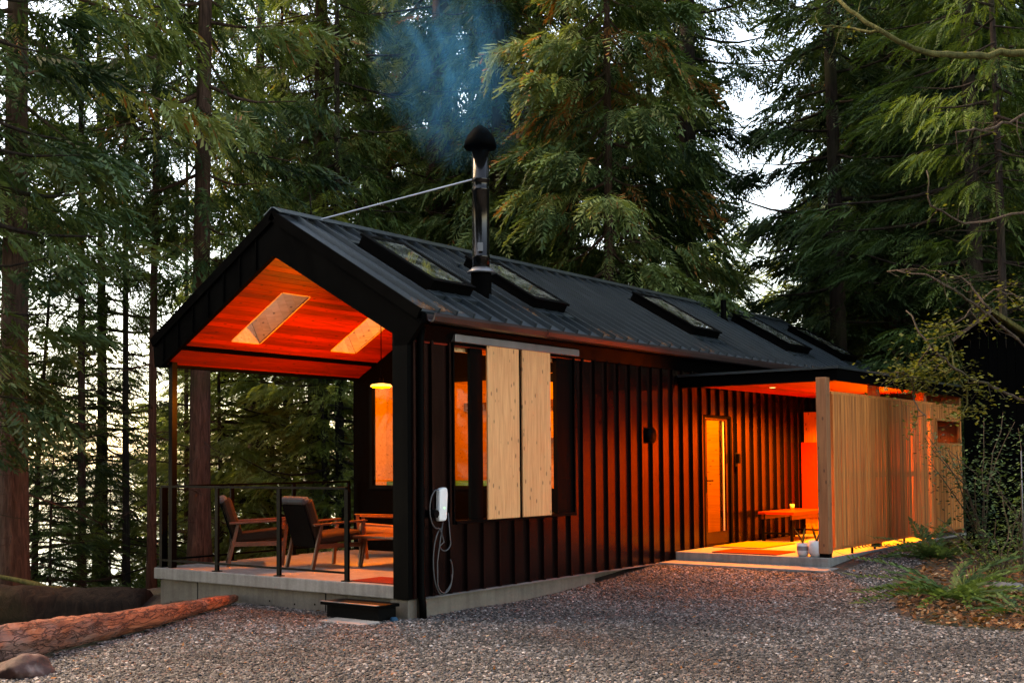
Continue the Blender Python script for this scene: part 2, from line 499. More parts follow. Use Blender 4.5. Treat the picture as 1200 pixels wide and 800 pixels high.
M['stones'] = m

def scatter_stones(name, base, density, smin, smax, mat, label, flat=.6, seed=1):
    o = part(name, base, None); tag(o, label, None, None, 'stuff')
    ng = bpy.data.node_groups.new(name + '_nodes', 'GeometryNodeTree')
    ng.interface.new_socket('Geometry', in_out='INPUT', socket_type='NodeSocketGeometry')
    ng.interface.new_socket('Geometry', in_out='OUTPUT', socket_type='NodeSocketGeometry')
    a = ng.nodes.new('NodeGroupInput'); z = ng.nodes.new('NodeGroupOutput')
    ds = ng.nodes.new('GeometryNodeDistributePointsOnFaces'); ds.inputs['Density'].default_value = density; ds.inputs['Seed'].default_value = seed
    ng.links.new(a.outputs[0], ds.inputs['Mesh'])
    ins = ng.nodes.new('GeometryNodeInstanceOnPoints'); ng.links.new(ds.outputs['Points'], ins.inputs['Points'])
    gi = ng.nodes.new('GeometryNodeGeometryToInstance')
    for k in range(4):
        ico = ng.nodes.new('GeometryNodeMeshIcoSphere'); ico.inputs['Subdivisions'].default_value = 2; ico.inputs['Radius'].default_value = 1
        sp = ng.nodes.new('GeometryNodeSetPosition'); ng.links.new(ico.outputs[0], sp.inputs['Geometry'])
        nn = ng.nodes.new('ShaderNodeTexNoise'); nn.noise_dimensions = '4D'; nn.inputs['W'].default_value = k * 3.7; nn.inputs['Scale'].default_value = .9; nn.inputs['Detail'].default_value = 1
        sb = ng.nodes.new('ShaderNodeVectorMath'); sb.operation = 'SUBTRACT'; sb.inputs[1].default_value = (.5, .5, .5); ng.links.new(nn.outputs['Color'], sb.inputs[0])
        sc = ng.nodes.new('ShaderNodeVectorMath'); sc.operation = 'SCALE'; sc.inputs['Scale'].default_value = 1.9; ng.links.new(sb.outputs[0], sc.inputs[0])
        ng.links.new(sc.outputs[0], sp.inputs['Offset'])
        mt = ng.nodes.new('GeometryNodeSetMaterial'); mt.inputs['Material'].default_value = mat; ng.links.new(sp.outputs[0], mt.inputs['Geometry'])
        ng.links.new(mt.outputs[0], gi.inputs[0])
    ng.links.new(gi.outputs[0], ins.inputs['Instance'])
    ins.inputs['Pick Instance'].default_value = True
    rr = ng.nodes.new('FunctionNodeRandomValue'); rr.data_type = 'FLOAT_VECTOR'; rr.inputs[0].default_value = (-.5, -.5, 0); rr.inputs[1].default_value = (.5, .5, 6.283)
    ng.links.new(rr.outputs[0], ins.inputs['Rotation'])
    rs = ng.nodes.new('FunctionNodeRandomValue'); rs.data_type = 'FLOAT_VECTOR'; rs.inputs[0].default_value = (smin, smin, smin * flat); rs.inputs[1].default_value = (smax, smax, smax * flat); rs.inputs['Seed'].default_value = 5
    ng.links.new(rs.outputs[0], ins.inputs['Scale'])
    ng.links.new(ins.outputs[0], z.inputs[0])
    md = o.modifiers.new('stones', 'NODES'); md.node_group = ng
    return o
scatter_stones('gravel', cells(.2, in_view), 1150, .010, .024, M['stones'], 'loose crushed grey gravel stones covering the driveway')

# ------------------------------------------------------------------ the cabin
cabin = thing('cabin', 'long black metal cabin with gable roof and covered deck in the forest', 'cabin', (0, 0, -.35))
RX1 = 15.0
YR, ZR, KO = 2.2, 4.488, .586           # ridge and outer roof slope
ZI, KI = 3.965, .556                    # inner apex and ceiling slope
YL = 4.634                              # left eave
def zo(y): return ZR - KO * abs(y - YR)
def zi(y): return ZI - KI * abs(y - YR)
AO, AI = math.atan(KO), math.atan(KI)
WT = .21                                # wall thickness
RX0 = 3.75                              # recessed end wall
WIN = (.77, 3.27, .70, 2.75)
DOOR = (6.97, 7.98, 0.0, 2.09)

# foundation and slabs
fo = part('foundation', MB().box(.06, 3.9, 2.3, 4.53, -1.6, -.152).box(.06, .2, 1.0, 2.3, -1.2, -.152).box(.06, .22, .30, 1.0, -1.0, -.152)
          .box(.02, .17, .02, .29, -1.0, -.152).box(.24, 3.85, .03, .22, -1.0, -.139).box(3.85, 15, .25, 4.4, -1.0, -.14), M['found'], cabin, bevel=.008)
part('form_joint', MB().box(.054, .0605, 3.74, 3.748, -.9, -.153), M['trim'], fo)
part('form_joint', MB().box(.054, .0605, 1.36, 1.368, -.9, -.153), M['trim'], fo)
for yy, zz in ((4.3, -.45), (1.9, -.32), (1.55, -.30), (1.2, -.28), (2.35, -.31)):
    part('tie_hole', MB().tube([(.062, yy, zz), (.0565, yy, zz)], .012, 8), M['rubber'], fo)
deck = part('deck_slab', MB().box(0, 3.75, .213, 4.6, -.150, 0), M['slab'], cabin, bevel=.012)
part('floor', MB().box(3.76, 14.95, .22, 4.4, -.12, .01), M['floor_wood'], cabin)

# wall core with real openings
core = MB()
core.box(.0, WIN[0], .03, WT, -.136, 2.93).box(WIN[0], WIN[1], .03, WT, -.136, WIN[2]).box(WIN[0], WIN[1], .03, WT, WIN[3], 2.93)
core.box(WIN[1], DOOR[0], .03, WT, -.136, 2.93).box(DOOR[0], DOOR[1], .03, WT, DOOR[3], 2.93).box(DOOR[1], RX1, .03, WT, -.136, 2.93).box(DOOR[0], DOOR[1], .03, WT, -.136, -.004)
wall = part('long_wall', core, M['trim'], cabin)
PITCH = .3113
SHP = {}
def siding(x0, z0, z1, w=PITCH, rib=True):
    key = (round(z0, 3), round(z1, 3), round(w, 3), rib)
    if key not in SHP:
        mb = MB().box(.0, w - .001, 0, .03, z0, z1)
        if rib:
            mb.prism([(w - .062, 0), (w - .052, -.042), (w - .014, -.042), (w - .004, 0)], 2, z0, z1)
        else:
            pass
        me = mb.mesh('siding_panel'); me.materials.append(M['siding']); SHP[key] = me
    o = bpy.data.objects.new('siding_panel', SHP[key]); COL.objects.link(o); o.parent = wall
    o.location = (x0, 0, .35)
x = 2.883 + .03 - PITCH * 10
x0 = 0.0
edges = [0.0] + [x + PITCH * i for i in range(0, 50) if .06 < x + PITCH * i < RX1] + [RX1]
for a, bq in zip(edges[:-1], edges[1:]):
    segs = [(a, bq)]
    for lo, hi in ((WIN[0], WIN[1]), (DOOR[0], DOOR[1])):
        nw = []
        for p, q in segs:
            if q <= lo or p >= hi: nw.append((p, q))
            else:
                if p < lo: nw.append((p, lo))
                nw.append((max(p, lo), min(q, hi)))
                if q > hi: nw.append((hi, q))
        segs = nw
    for p, q in segs:
        if q - p < .012: continue
        mid = (p + q) / 2; rib = abs(q - bq) < 1e-6 and q - p > .08 and q < RX1 - .01
        if WIN[0] < mid < WIN[1]:
            siding(p, -.136, WIN[2] - .02, q - p, rib); siding(p, WIN[3] + .02, 2.93, q - p, rib)
        elif DOOR[0] < mid < DOOR[1]:
            siding(p, DOOR[3] + .02, 2.93, q - p, rib)
        else:
            siding(p, -.136 if mid < 5.6 or mid > 12.6 else -.136, 2.93, q - p, rib)
part('base_flashing', MB().box(.25, 5.6, -.05, -.001, -.152, -.137), M['flash'], wall)
part('corner_trim', MB().box(-.012, -.001, -.012, .212, -.14, 2.9).box(-.001, .09, -.014, -.003, -.14, 2.9), M['trim'], wall)
part('inner_lining', MB().box(0, 3.74, .211, .222, .0, .69).box(0, .76, .211, .222, .69, 2.76).box(3.28, 3.74, .211, .222, .69, 2.76).box(0, 3.74, .211, .222, 2.76, 2.84), M['bark_black'], wall)
part('window_reveal', MB().box(.745, .77, -.05, .2, .66, 2.78).box(3.27, 3.295, -.05, .2, .66, 2.78).box(.77, 3.27, -.075, .215, .66, .70).box(.77, 3.27, -.05, .2, 2.75, 2.78), M['trim'], wall)
part('window_mullion', MB().box(1.095, 1.33, -.02, .02, .70, 2.75), M['trim'], wall)
part('window_mullion', MB().box(2.90, 3.27, -.02, .04, .70, 2.75), M['trim'], wall)
part('window_head_board', MB().box(.775, 3.27, .06, .10, 2.69, 2.745), M['interior_wood'], wall)
part('eave_flashing', MB().box(.31, 7.5, -.06, -.044, 2.868, 2.892), M['flash'], wall)
part('track_cover', MB().obox((0, 0, 0), ((1, 0, 0), (0, 1, 0), (0, 0, 1)), ((.71, 3.31), (-.115, -.045), (2.78, 2.87))), M['flash'], wall, bevel=.006)
for a, bq in ((1.33, 1.968), (2.035, 2.65)):
    sh = part('sliding_shutter', MB().box(a, bq, -.10, -.075, .69, 2.79), M['pine'], wall, bevel=.004)
part('shutter_gap_post', MB().box(1.94, 2.06, -.07, -.048, .69, 2.77), M['trim'], wall)
part('round_vent', MB().tube([(5.30, -.001, 1.75), (5.30, -.07, 1.75)], [.11, .12], 20), M['trim'], wall, True)

# downspout at the corner
part('downspout', MB().tube([(.16, -.09, 2.9), (.16, -.06, 2.75), (.16, -.055, -.1), (.16, -.075, -.2), (.16, -.08, -.40)], .042, 10), M['trim'], cabin, True)
part('gutter', MB().prism([(-.24, 3.03), (-.245, 2.96), (-.30, 2.93), (-.35, 2.945), (-.37, 3.00), (-.355, 3.035), (-.35, 3.00), (-.33, 2.955), (-.29, 2.945), (-.26, 2.97), (-.25, 3.03)], 0, .06, RX1), metal('gutter_brown_black', (.045, .025, .022), .35, .2), cabin, bevel=0)
part('eave_soffit', MB().box(.0, RX1, -.235, .0, 2.93, 2.95).box(0, RX1, -.238, -.2, 2.951, 3.02), M['trim'], cabin)

# gable fascia
fa = MB()
fa.prism([(YR, ZR - .012), (YL - .02, zo(YL - .02) - .012), (4.575, 2.694), (4.43, 2.694), (4.385, 2.737), (YR, 3.946)], 0, -.015, .05)
fa.prism([(YR, ZR - .012), (YR, 3.946), (.19, 2.828), (.19, 2.70), (-.02, 2.70), (-.235, 2.93), (-.238, zo(-.238) - .012)], 0, -.0151, .0501)
gf = part('gable_fascia', fa, M['bark_black'], cabin)
for i in range(7):
    yy = 2.5 + i * .311
    if yy < 4.5: part('fascia_seam', MB().prism([(yy, zo(yy) - .03), (yy + .018, zo(yy + .018) - .03), (yy + .018, zi(yy) - .0), (yy, zi(yy) - .0)], 0, -.032, -.0152), M['bark_black'], gf)

# deck ceiling of cedar boards with two skylight shafts a side
ceil = group_part('ceiling', cabin)
CL = (4.42 - YR) / math.cos(AI)
HOLES = ((.70, 1.19), (2.57, 3.08))
HS = (.72, 1.876)
rnd = random.Random(4)
for side in (1, -1):
    fr = ((0, YR, ZI + .005), -AI * side)
    s = .02; k = 0
    while s < CL - .02:
        w = .098
        e = min(s + w, CL)
        if side > 0 and s < 2.20 < e + .03:        # dark groove
            piece('ceiling_groove', ((.05, 3.74), (2.16 * side, 2.205 * side), (.012, .02)), M['trim'], ceil, fr)
            s = 2.21; continue
        if side > 0 and e > 2.155 and s < 2.155: e = 2.155
        cuts = HOLES if (side > 0 and e > HS[0] and s < HS[1]) else ()
        xa = .05
        for h0, h1 in cuts:
            piece('ceiling_board', ((xa, h0), (side * s, side * (e - .004)), (0, .02)), M['cedar_ceiling'], ceil, fr); xa = h1
        # boards butt at a random joint
        if not cuts and rnd.random() < .6:
            j = rnd.uniform(1.0, 2.8)
            piece('ceiling_board', ((xa, j), (side * s, side * (e - .004)), (0, .02)), M['cedar_ceiling'], ceil, fr); xa = j + .002
        piece('ceiling_board', ((xa, 3.74), (side * s, side * (e - .004)), (0, .02)), M['cedar_ceiling'], ceil, fr)
        s = e
    # shafts
    for h0, h1 in (HOLES if side > 0 else ()):
        sh = group_part('skylight_shaft', cabin)
        nb = 8
        for i in range(nb):
            a = HS[0] + (HS[1] - HS[0]) * i / nb; bq = HS[0] + (HS[1] - HS[0]) * (i + 1) / nb - .003
            for xx in ((h0 - .02, h0), (h1, h1 + .02)):
                piece('shaft_board', (xx, (side * a, side * bq), (-.001, .46)), M['pine_n'], sh, fr)
        for i in range(4):
            xa = h0 + (h1 - h0) * i / 4; xb = h0 + (h1 - h0) * (i + 1) / 4 - .003
            for sa in ((HS[0] - .02, HS[0]), (HS[1], HS[1] + .02)):
                piece('shaft_board', ((xa, xb), (side * sa[0], side * sa[1]), (-.001, .46)), M['pine_n'], sh, fr)
# roof body
rb = MB()
for side in (1, -1):
    ca, sa_ = math.cos(AI), math.sin(AI)
    ax = ((1, 0, 0), (0, ca * side, -sa_), (0, sa_ * side, ca))
    o_ = (0, YR, ZI + .005)
    xs_ = [.05, HOLES[0][0] - .021, HOLES[0][1] + .021, HOLES[1][0] - .021, HOLES[1][1] + .021, RX1]
    for i in range(5):
        if i in (1, 3) and side > 0:
            rb.obox(o_, ax, ((xs_[i], xs_[i + 1]), (.0, HS[0] - .021), (.03, .36))); rb.obox(o_, ax, ((xs_[i], xs_[i + 1]), (HS[1] + .021, CL), (.03, .36)))
        else:
            rb.obox(o_, ax, ((xs_[i], xs_[i + 1]), (.0, CL), (.03, .36)))
roof = part('roof', rb, M['trim'], cabin)
part('edge_beam', MB().box(.051, 3.74, 4.42, 4.56, 2.70, 3.0), M['trim'], cabin)
# standing seam panels
RL = (YL - YR) / math.cos(AO)
OH = (.955, 2.126)
RP = {}
def roof_panel(x0, w, s0, s1, side, seam=True):
    key = (round(w, 3), round(s0, 3), round(s1, 3), side, seam)
    if key not in RP:
        mb = MB().box(0, w, min(side * s0, side * s1), max(side * s0, side * s1), -.03, 0)
        if seam:
            a, bq = min(side * s0, side * s1), max(side * s0, side * s1)
            mb.prism([(w - .040, -.001), (w - .034, .056), (w - .006, .056), (w, -.001)], 1, a, bq)
        me = mb.mesh('roof_panel'); me.materials.append(M['roof']); RP[key] = me
    o = bpy.data.objects.new('roof_panel', RP[key]); COL.objects.link(o); o.parent = roof
    o.location = (x0, YR, ZR + .35); o.rotation_euler[0] = -AO * side
for side in (1, -1):
    xp = -.02
    while xp < RX1 + .02:
        w = min(.311, RX1 + .03 - xp)
        hit = [h for h in (HOLES if side > 0 else ()) if xp + w > h[0] - .02 and xp < h[1] + .02]
        if hit:
            roof_panel(xp, w, .0, OH[0] - .03, side); roof_panel(xp, w, OH[1] + .03, RL, side)
            for h in hit:
                if xp < h[0] - .025: roof_panel(xp, h[0] - .022 - xp, OH[0] - .03, OH[1] + .03, side, False)
                if xp + w > h[1] + .025: roof_panel(h[1] + .022, xp + w - h[1] - .022, OH[0] - .03, OH[1] + .03, side, False)
        else:
            roof_panel(xp, w, .0, RL, side)
        xp += .311
cap = MB()
for side in (1, -1):
    ca, sa_ = math.cos(AO), math.sin(AO)
    cap.obox((0, YR, ZR), ((1, 0, 0), (0, ca * side, -sa_), (0, sa_ * side, ca)), ((-.03, RX1 + .03), (-.02, .15), (.057, .067)))
part('ridge_cap', cap, M['roof'], roof)
for side in (1, -1):
    ca, sa_ = math.cos(AO), math.sin(AO)
    for xx in ((-.045, -.016), (RX1 + .0, RX1 + .05)):
        part('rake_trim', MB().obox((0, YR, ZR), ((1, 0, 0), (0, ca * side, -sa_), (0, sa_ * side, ca)), (xx, (.0, RL), (-.10, .022))), M['bark_black'], roof)
# skylights
def skylight(x0, x1, s0, s1, side, name='skylight'):
    sk = group_part(name, cabin)
    ca, sa_ = math.cos(AO), math.sin(AO)
    ax = ((1, 0, 0), (0, ca * side, -sa_), (0, sa_ * side, ca)); og = (0, YR, ZR)
    t = .05; h = .15
    cu = MB().obox(og, ax, ((x0 - t, x0), (s0 - t, s1 + t), (-.05, h))).obox(og, ax, ((x1, x1 + t), (s0 - t, s1 + t), (-.05, h)))
    cu.obox(og, ax, ((x0, x1), (s0 - t, s0), (-.05, h))).obox(og, ax, ((x0, x1), (s1, s1 + t), (-.05, h)))
    part('curb', cu, M['trim'], sk)
    f = MB().obox(og, ax, ((x0 - t - .02, x0 + .02), (s0 - t - .02, s1 + t + .02), (h + .002, h + .032))).obox(og, ax, ((x1 - .02, x1 + t + .02), (s0 - t - .02, s1 + t + .02), (h + .002, h + .032)))
    f.obox(og, ax, ((x0 + .02, x1 - .02), (s0 - t - .02, s0 + .02), (h + .002, h + .032))).obox(og, ax, ((x0 + .02, x1 - .02), (s1 - .02, s1 + t + .02), (h + .002, h + .032)))
    part('frame', f, M['trim'], sk)
    part('pane', MB().obox(og, ax, ((x0 + .02, x1 - .02), (s0 + .02, s1 - .02), (h + .012, h + .02))), M['skyglass' if side < 0 else 'clearsky'], sk)
    part('flashing', MB().obox(og, ax, ((x0 - .15, x1 + .15), (s0 - .16, s0 - .06), (.001, .05))), M['roof'], sk)
    part('flashing', MB().obox(og, ax, ((x0 - .12, x1 + .12), (s1 + .06, s1 + .2), (.001, .048))), M['roof'], sk)
for h0, h1 in HOLES:
    skylight(h0 - .02, h1 + .02, OH[0] - .02, OH[1] + .02, 1)
for x0, x1 in ((.80, 1.46), (2.86, 3.52), (7.33, 8.12), (11.12, 11.98), (13.75, 14.5)):
    skylight(x0, x1, .86, 2.12, -1)
# closing floor under the house skylights so no light leaks: the roof body already does this

# gable of the far end and hidden walls
part('back_wall', MB().box(RX0, RX1, 4.40, 4.55, -.13, 2.76), M['bark_black'], cabin)
part('end_wall', MB().prism([(0.03, -.13), (4.55, -.13), (4.55, 2.7), (YR, ZI), (.03, 2.75)], 0, RX1 - .12, RX1 - .001), M['siding'], cabin)
# recessed end wall with window and door
rw = MB()
WY0, WY1, WZ0, WZ1 = 1.62, 4.17, .97, 2.62
DY0, DY1 = .36, 1.36
rw.box(RX0, RX0 + .16, .212, DY0, .0, 2.84).box(RX0, RX0 + .16, DY1, WY0, 0, 2.64).box(RX0, RX0 + .16, WY0, WY1, 0, WZ0).box(RX0, RX0 + .16, WY1, 4.40, 0, 2.64)
rw.prism([(DY0, 2.64), (WY0, 2.641), (4.40, 2.641), (4.40, zi(4.4)), (YR, ZI), (DY0, zi(DY0))], 0, RX0, RX0 + .16)
rec = part('recessed_wall', rw, M['bark_black'], cabin)
wf = part('window', MB().box(RX0 - .03, RX0 + .05, WY0, WY0 + .06, WZ0, WZ1 + .02).box(RX0 - .03, RX0 + .05, WY1 - .06, WY1, WZ0, WZ1 + .02).box(RX0 - .03, RX0 + .05, WY0 + .06, WY1 - .06, WZ0, WZ0 + .06).box(RX0 - .03, RX0 + .05, WY0 + .06, WY1 - .06, WZ1 - .04, WZ1 + .02).box(RX0 - .03, RX0 + .05, 2.9, 2.96, WZ0 + .06, WZ1 - .04), M['trim'], cabin, label='wide window in the end wall of the deck')
part('pane', MB().box(RX0, RX0 + .012, WY0 + .06, 2.9, WZ0 + .06, WZ1 - .04), M['glass'], wf)
part('pane', MB().box(RX0, RX0 + .012, 2.96, WY1 - .06, WZ0 + .06, WZ1 - .04), M['glass'], wf)
part('window_jamb', MB().box(RX0 + .05, RX0 + .3, WY1 - .06, WY1 + .01, WZ0, WZ1), M['interior_wood'], wf)
dd = part('deck_door', MB().box(RX0 - .01, RX0 + .05, DY0, DY0 + .10, .02, 2.62).box(RX0 - .01, RX0 + .05, DY1 - .1, DY1, .02, 2.62).box(RX0 - .01, RX0 + .05, DY0 + .1, DY1 - .1, .02, 1.0).box(RX0 - .01, RX0 + .05, DY0 + .1, DY1 - .1, 2.5, 2.62), M['trim'], cabin)
part('pane', MB().box(RX0 + .01, RX0 + .022, DY0 + .1, DY1 - .1, 1.0, 2.5), M['glass'], dd)
part('handle', MB().tube([(RX0 - .012, DY0 + .05, 1.02), (RX0 - .06, DY0 + .05, 1.02), (RX0 - .06, DY0 + .17, 1.02)], .012, 8), M['steel'], dd)
# interior surfaces
iw = group_part('interior', cabin)
part('lining', MB().box(RX0 + .17, 14.8, 4.36, 4.398, .02, 2.8), M['interior_wood'], iw)
PRT = [(.23, .011), (4.35, .011), (4.35, 2.74), (YR, 3.94), (.23, 2.84)]
part('partition', MB().prism(PRT, 0, 6.45, 6.55), M['interior_wood'], iw)
part('partition', MB().prism(PRT, 0, 8.9, 9.0), M['interior_wood'], iw)
part('partition', MB().box(6.56, 8.89, 2.0, 2.08, .011, 3.4), M['interior_wood'], iw)
part('ceiling_lining', MB().quad((RX0 + .17, .2, zi(.2) - .0), (14.8, .2, zi(.2) - .0), (14.8, YR, ZI - .0), (RX0 + .17, YR, ZI - .0)).quad((RX0 + .17, YR, ZI - .001), (14.8, YR, ZI - .001), (14.8, 4.39, zi(4.39)), (RX0 + .17, 4.39, zi(4.39))), M['interior_wood'], iw)
part('loft_beam', MB().box(6.30, 6.44, .24, 4.34, 2.28, 2.42), M['oak'], iw)
part('wall_shelf', MB().box(6.12, 6.44, .6, 3.6, 1.72, 1.77), M['oak'], iw)
part('kitchen_counter', MB().box(5.9, 6.44, .3, 1.5, .011, .92), M['oak'], iw)
part('coat_hook', MB().tube([(7.72, 1.995, 1.72), (7.72, 1.93, 1.72), (7.72, 1.92, 1.76)], .014, 8), M['rubber'], iw)
bed = thing('daybed', 'green cushioned daybed just inside the end window', 'daybed', (4.7, 3.1, .01))
part('mattress', MB().box(4.05, 5.4, 1.9, 4.3, .70, 1.08), M['green'], bed, bevel=.06)
part('base', MB().box(4.1, 5.35, 1.95, 4.25, .011, .70), M['interior_wood'], bed)

# entry door
dr = part('entry_door', MB().box(DOOR[0], DOOR[0] + .06, -.03, .1, 0.005, 2.09).box(DOOR[1] - .06, DOOR[1], -.03, .1, .005, 2.09).box(DOOR[0] + .06, DOOR[1] - .06, -.03, .1, 2.06, 2.09), M['trim'], cabin)
part('door_leaf', MB().box(7.035, 7.146, 0.0, .055, .02, 2.05).box(7.807, 7.915, 0.0, .055, .02, 2.05).box(7.147, 7.806, 0.0, .055, .02, .22).box(7.147, 7.806, 0, .055, 2.02, 2.05), M['siding'], dr)
part('pane', MB().box(7.147, 7.806, .02, .032, .22, 2.02), M['glass'], dr)
part('handle', MB().tube([(7.09, -.001, 1.05), (7.09, -.06, 1.05), (7.22, -.062, 1.05)], .011, 8).box(7.07, 7.11, -.012, -.001, .86, 1.12), M['rubber'], dr)
part('weather_strip', MB().box(7.78, 7.806, .033, .05, .22, 2.02), M['white'], dr)

# porch: slab, step, posts, roof, screens
PX0, PX1, PY = 5.97, 12.7, -2.47
part('porch_slab', MB().box(PX0, PX1, PY, -.052, -.40, 0), M['slab'], cabin, bevel=.012)
part('porch_step', MB().box(5.45, PX0 - .002, -2.62, -.052, -.5, -.125), M['slab'], cabin, bevel=.01)
SOF = 2.535
pr = part('porch_roof', MB().box(6.2, 13.3, -2.52, -.05, SOF + .025, 2.66).box(6.2, 13.3, -2.56, -2.52, SOF - .05, 2.675).box(6.16, 6.2, -2.56, -.05, SOF - .05, 2.675), M['bark_black'], cabin)
part('roof_edge_trim', MB().box(6.12, 13.34, -2.60, -2.561, 2.655, 2.69).box(6.12, 6.159, -2.561, -.05, 2.655, 2.69).box(6.16, 13.3, -2.56, -.05, 2.676, 2.688), M['roof'], pr)
sf = group_part('porch_ceiling', cabin)
yy = -2.518
while yy < -.06:
    w = min(.098, -.052 - yy)
    piece('ceiling_board', ((6.201, 13.28), (yy, yy + w - .004), (SOF, SOF + .02)), M['cedar_ceiling'], sf); yy += .098
for px, py in ((6.02, -2.455), (8.42, -2.32), (10.75, -2.32)):
    ps = part('porch_post', MB().box(px, px + .15, py, py + .15, .055, SOF - .003), M['cedar_post'], cabin, bevel=.006)
    part('post_shoe', MB().box(px + .01, px + .14, py + .01, py + .14, .001, .055), M['rubber'], ps)
for xa, xb in ((6.24, 8.524), (8.528, 10.849), (10.853, 12.43)):
    sc = group_part('slat_screen', cabin)
    last = xa > 10.8
    Z0, Z1 = .088, 2.345
    fr = MB().box(xa, xb, -2.44, -2.395, Z1 - .04, Z1).box(xa, xb, -2.44, -2.395, Z0, Z0 + .04).box(xa, xa + .045, -2.44, -2.395, Z0 + .04, Z1 - .04).box(xb - .045, xb, -2.44, -2.395, Z0 + .04, Z1 - .04)
    fr.box(xa + .045, xb - .045, -2.42, -2.40, 1.15, 1.21)
    if last:
        fr.box(10.93, 12.34, -2.475, -2.43, 1.60, 1.645).box(10.93, 12.34, -2.475, -2.43, 2.035, 2.075).box(10.93, 10.965, -2.475, -2.43, 1.645, 2.035).box(12.305, 12.34, -2.475, -2.43, 1.645, 2.035)
    part('screen_frame', fr, M['cedar_v'], sc)
    xq = xa + .003
    rq = random.Random(int(xa * 10))
    while xq + .05 < xb:
        w = rq.uniform(.050, .0545)
        dy = rq.uniform(-.003, .003)
        spans = [(Z0 + .042, Z1 - .042)]
        if last and xq + w > 10.93 and xq < 12.34: spans = [(Z0 + .042, 1.598), (2.077, Z1 - .042)]
        for za, zb in spans:
            piece('slat', ((xq, xq + w), (-2.462 + dy, -2.441 + dy), (za, zb)), M['cedar_v'], sc)
        xq += .0605
    for lx in (xa + .75, xb - .6):
        if lx < 10.5: part('screen_leg', MB().box(lx, lx + .03, -2.43, -2.40, .0, Z0), M['rubber'], sc)
part('storage_wall', MB().box(10.9, 10.96, -2.30, -.06, .001, 2.25), M['cedar_post'], cabin)
part('storage_wall', MB().box(10.97, 12.44, -.9, -.85, .001, 2.25), M['cedar_post'], cabin)
part('storage_wall', MB().box(12.45, 12.55, -2.43, -.9, .001, SOF - .002), M['cedar_post'], cabin)
part('cedar_wall_panel', MB().box(10.78, 10.899, -.35, -.05, .36, 1.69), M['cedar_ceiling'], cabin)

# chimney
CH = (2.13, .62)
zc = zo(CH[1])
chm = group_part('chimney', cabin)
part('flue_base', MB().lathe((CH[0], CH[1], 0), [(.135, zc - .25), (.135, zc + .28)], 24), M['bark_black'], chm, False)
part('storm_collar', MB().lathe((CH[0], CH[1], 0), [(.19, zc + .27), (.185, zc + .285), (.118, zc + .34)], 24), M['flash'], chm, True)
part('flue_pipe', MB().lathe((CH[0], CH[1], 0), [(.113, zc + .28), (.113, 4.02), (.117, 4.025), (.117, 4.055), (.113, 4.06), (.113, 4.9), (.118, 4.905), (.118, 4.935), (.113, 4.94), (.113, 5.03), (.119, 5.035), (.119, 5.07), (.113, 5.075), (.113, 5.5)], 28), M['pipe'], chm, True)
part('maker_plate', MB().prism([(-.035, -.119), (.035, -.119), (.035, -.112), (-.035, -.112)], 2, 4.10, 4.21), M['flash'], None)
bpy.data.objects['maker_plate'].parent = chm; bpy.data.objects['maker_plate'].location = (CH[0] - .02, CH[1], .35); bpy.data.objects['maker_plate'].rotation_euler[2] = rad(-50)
part('rain_cap', MB().lathe((CH[0], CH[1], 0), [(.10, 5.44), (.205, 5.47), (.215, 5.50), (.205, 5.55), (.165, 5.64), (.09, 5.73), (.0, 5.79)], 28), M['bark_black'], chm, True)
part('brace_rod', MB().tube([(CH[0] - .10, CH[1] + .06, 5.05), (.70, 2.12, 4.50)], .012, 8), M['steel'], chm)
part('vent_pipe', MB().lathe((10.66, 1.43, 0), [(.055, zo(1.43) - .1), (.055, zo(1.43) + .42)], 14).lathe((10.66, 1.43, 0), [(.12, zo(1.43) - .08), (.07, zo(1.43) + .07)], 14), M['trim'], cabin)

# deck post and railing
part('deck_post', MB().box(.06, .14, 4.29, 4.37, .001, 2.76), M['rail'], cabin)
ra = group_part('deck_railing', cabin)
def rail_run(pts, posts, cap_z=1.10):
    a, e = np.array(pts[0]), np.array(pts[1]); L = np.linalg.norm(e - a); t = (e - a) / L; n = np.array([-t[1], t[0]])
    ax = ((t[0], t[1], 0), (n[0], n[1], 0), (0, 0, 1)); og = (a[0], a[1], 0)
    part('top_rail', MB().obox(og, ax, ((0, L), (-.022, .022), (cap_z - .028, cap_z))), M['rail'], ra)
    part('bottom_rail', MB().obox(og, ax, ((.03, L - .03), (-.012, .012), (.085, .11))), M['rail'], ra)
    for i, p in enumerate(posts):
        part('rail_post', MB().obox(og, ax, ((p - .03, p + .03), (-.016, .016), (.0, cap_z - .029))).obox(og, ax, ((p - .06, p + .06), (-.04, .04), (0, .012))), M['rail'], ra)
rail_run(((.08, 1.03), (.08, 4.54)), [0.0, 1.17, 2.35, 3.51])
rail_run(((.08, 4.54), (3.64, 4.54)), [.06, 1.2, 2.38, 3.55])
# step up to the deck
st = thing('deck_step', 'low black metal step below the open end of the deck', 'step', (-.25, .6, -.36))
part('tread', MB().box(-.40, -.03, .1, .98, -.215, -.18), M['trim'], st, bevel=.006)
part('riser', MB().box(-.33, -.05, .14, .94, -.42, -.216), M['rubber'], st)
part('edge_strip', MB().box(-.405, -.36, .1, .98, -.179, -.172), M['flash'], st)
o = part('concrete_paver', MB().box(-.66, -.36, .06, .74, -.40, -.345), M['slab'], None, bevel=.01); tag(o, 'thin concrete paver set in gravel before the black deck step', 'paver')
o = part('blue_valve_box', MB().lathe((-.16, .07, 0), [(.045, -.42), (.045, -.335), (.03, -.32), (.0, -.318)], 12), plain('blue_plastic', (.01, .06, .11), .6, 0, .2), None, True); tag(o, 'small blue plastic cap on the gravel beside the corner column', 'cap')

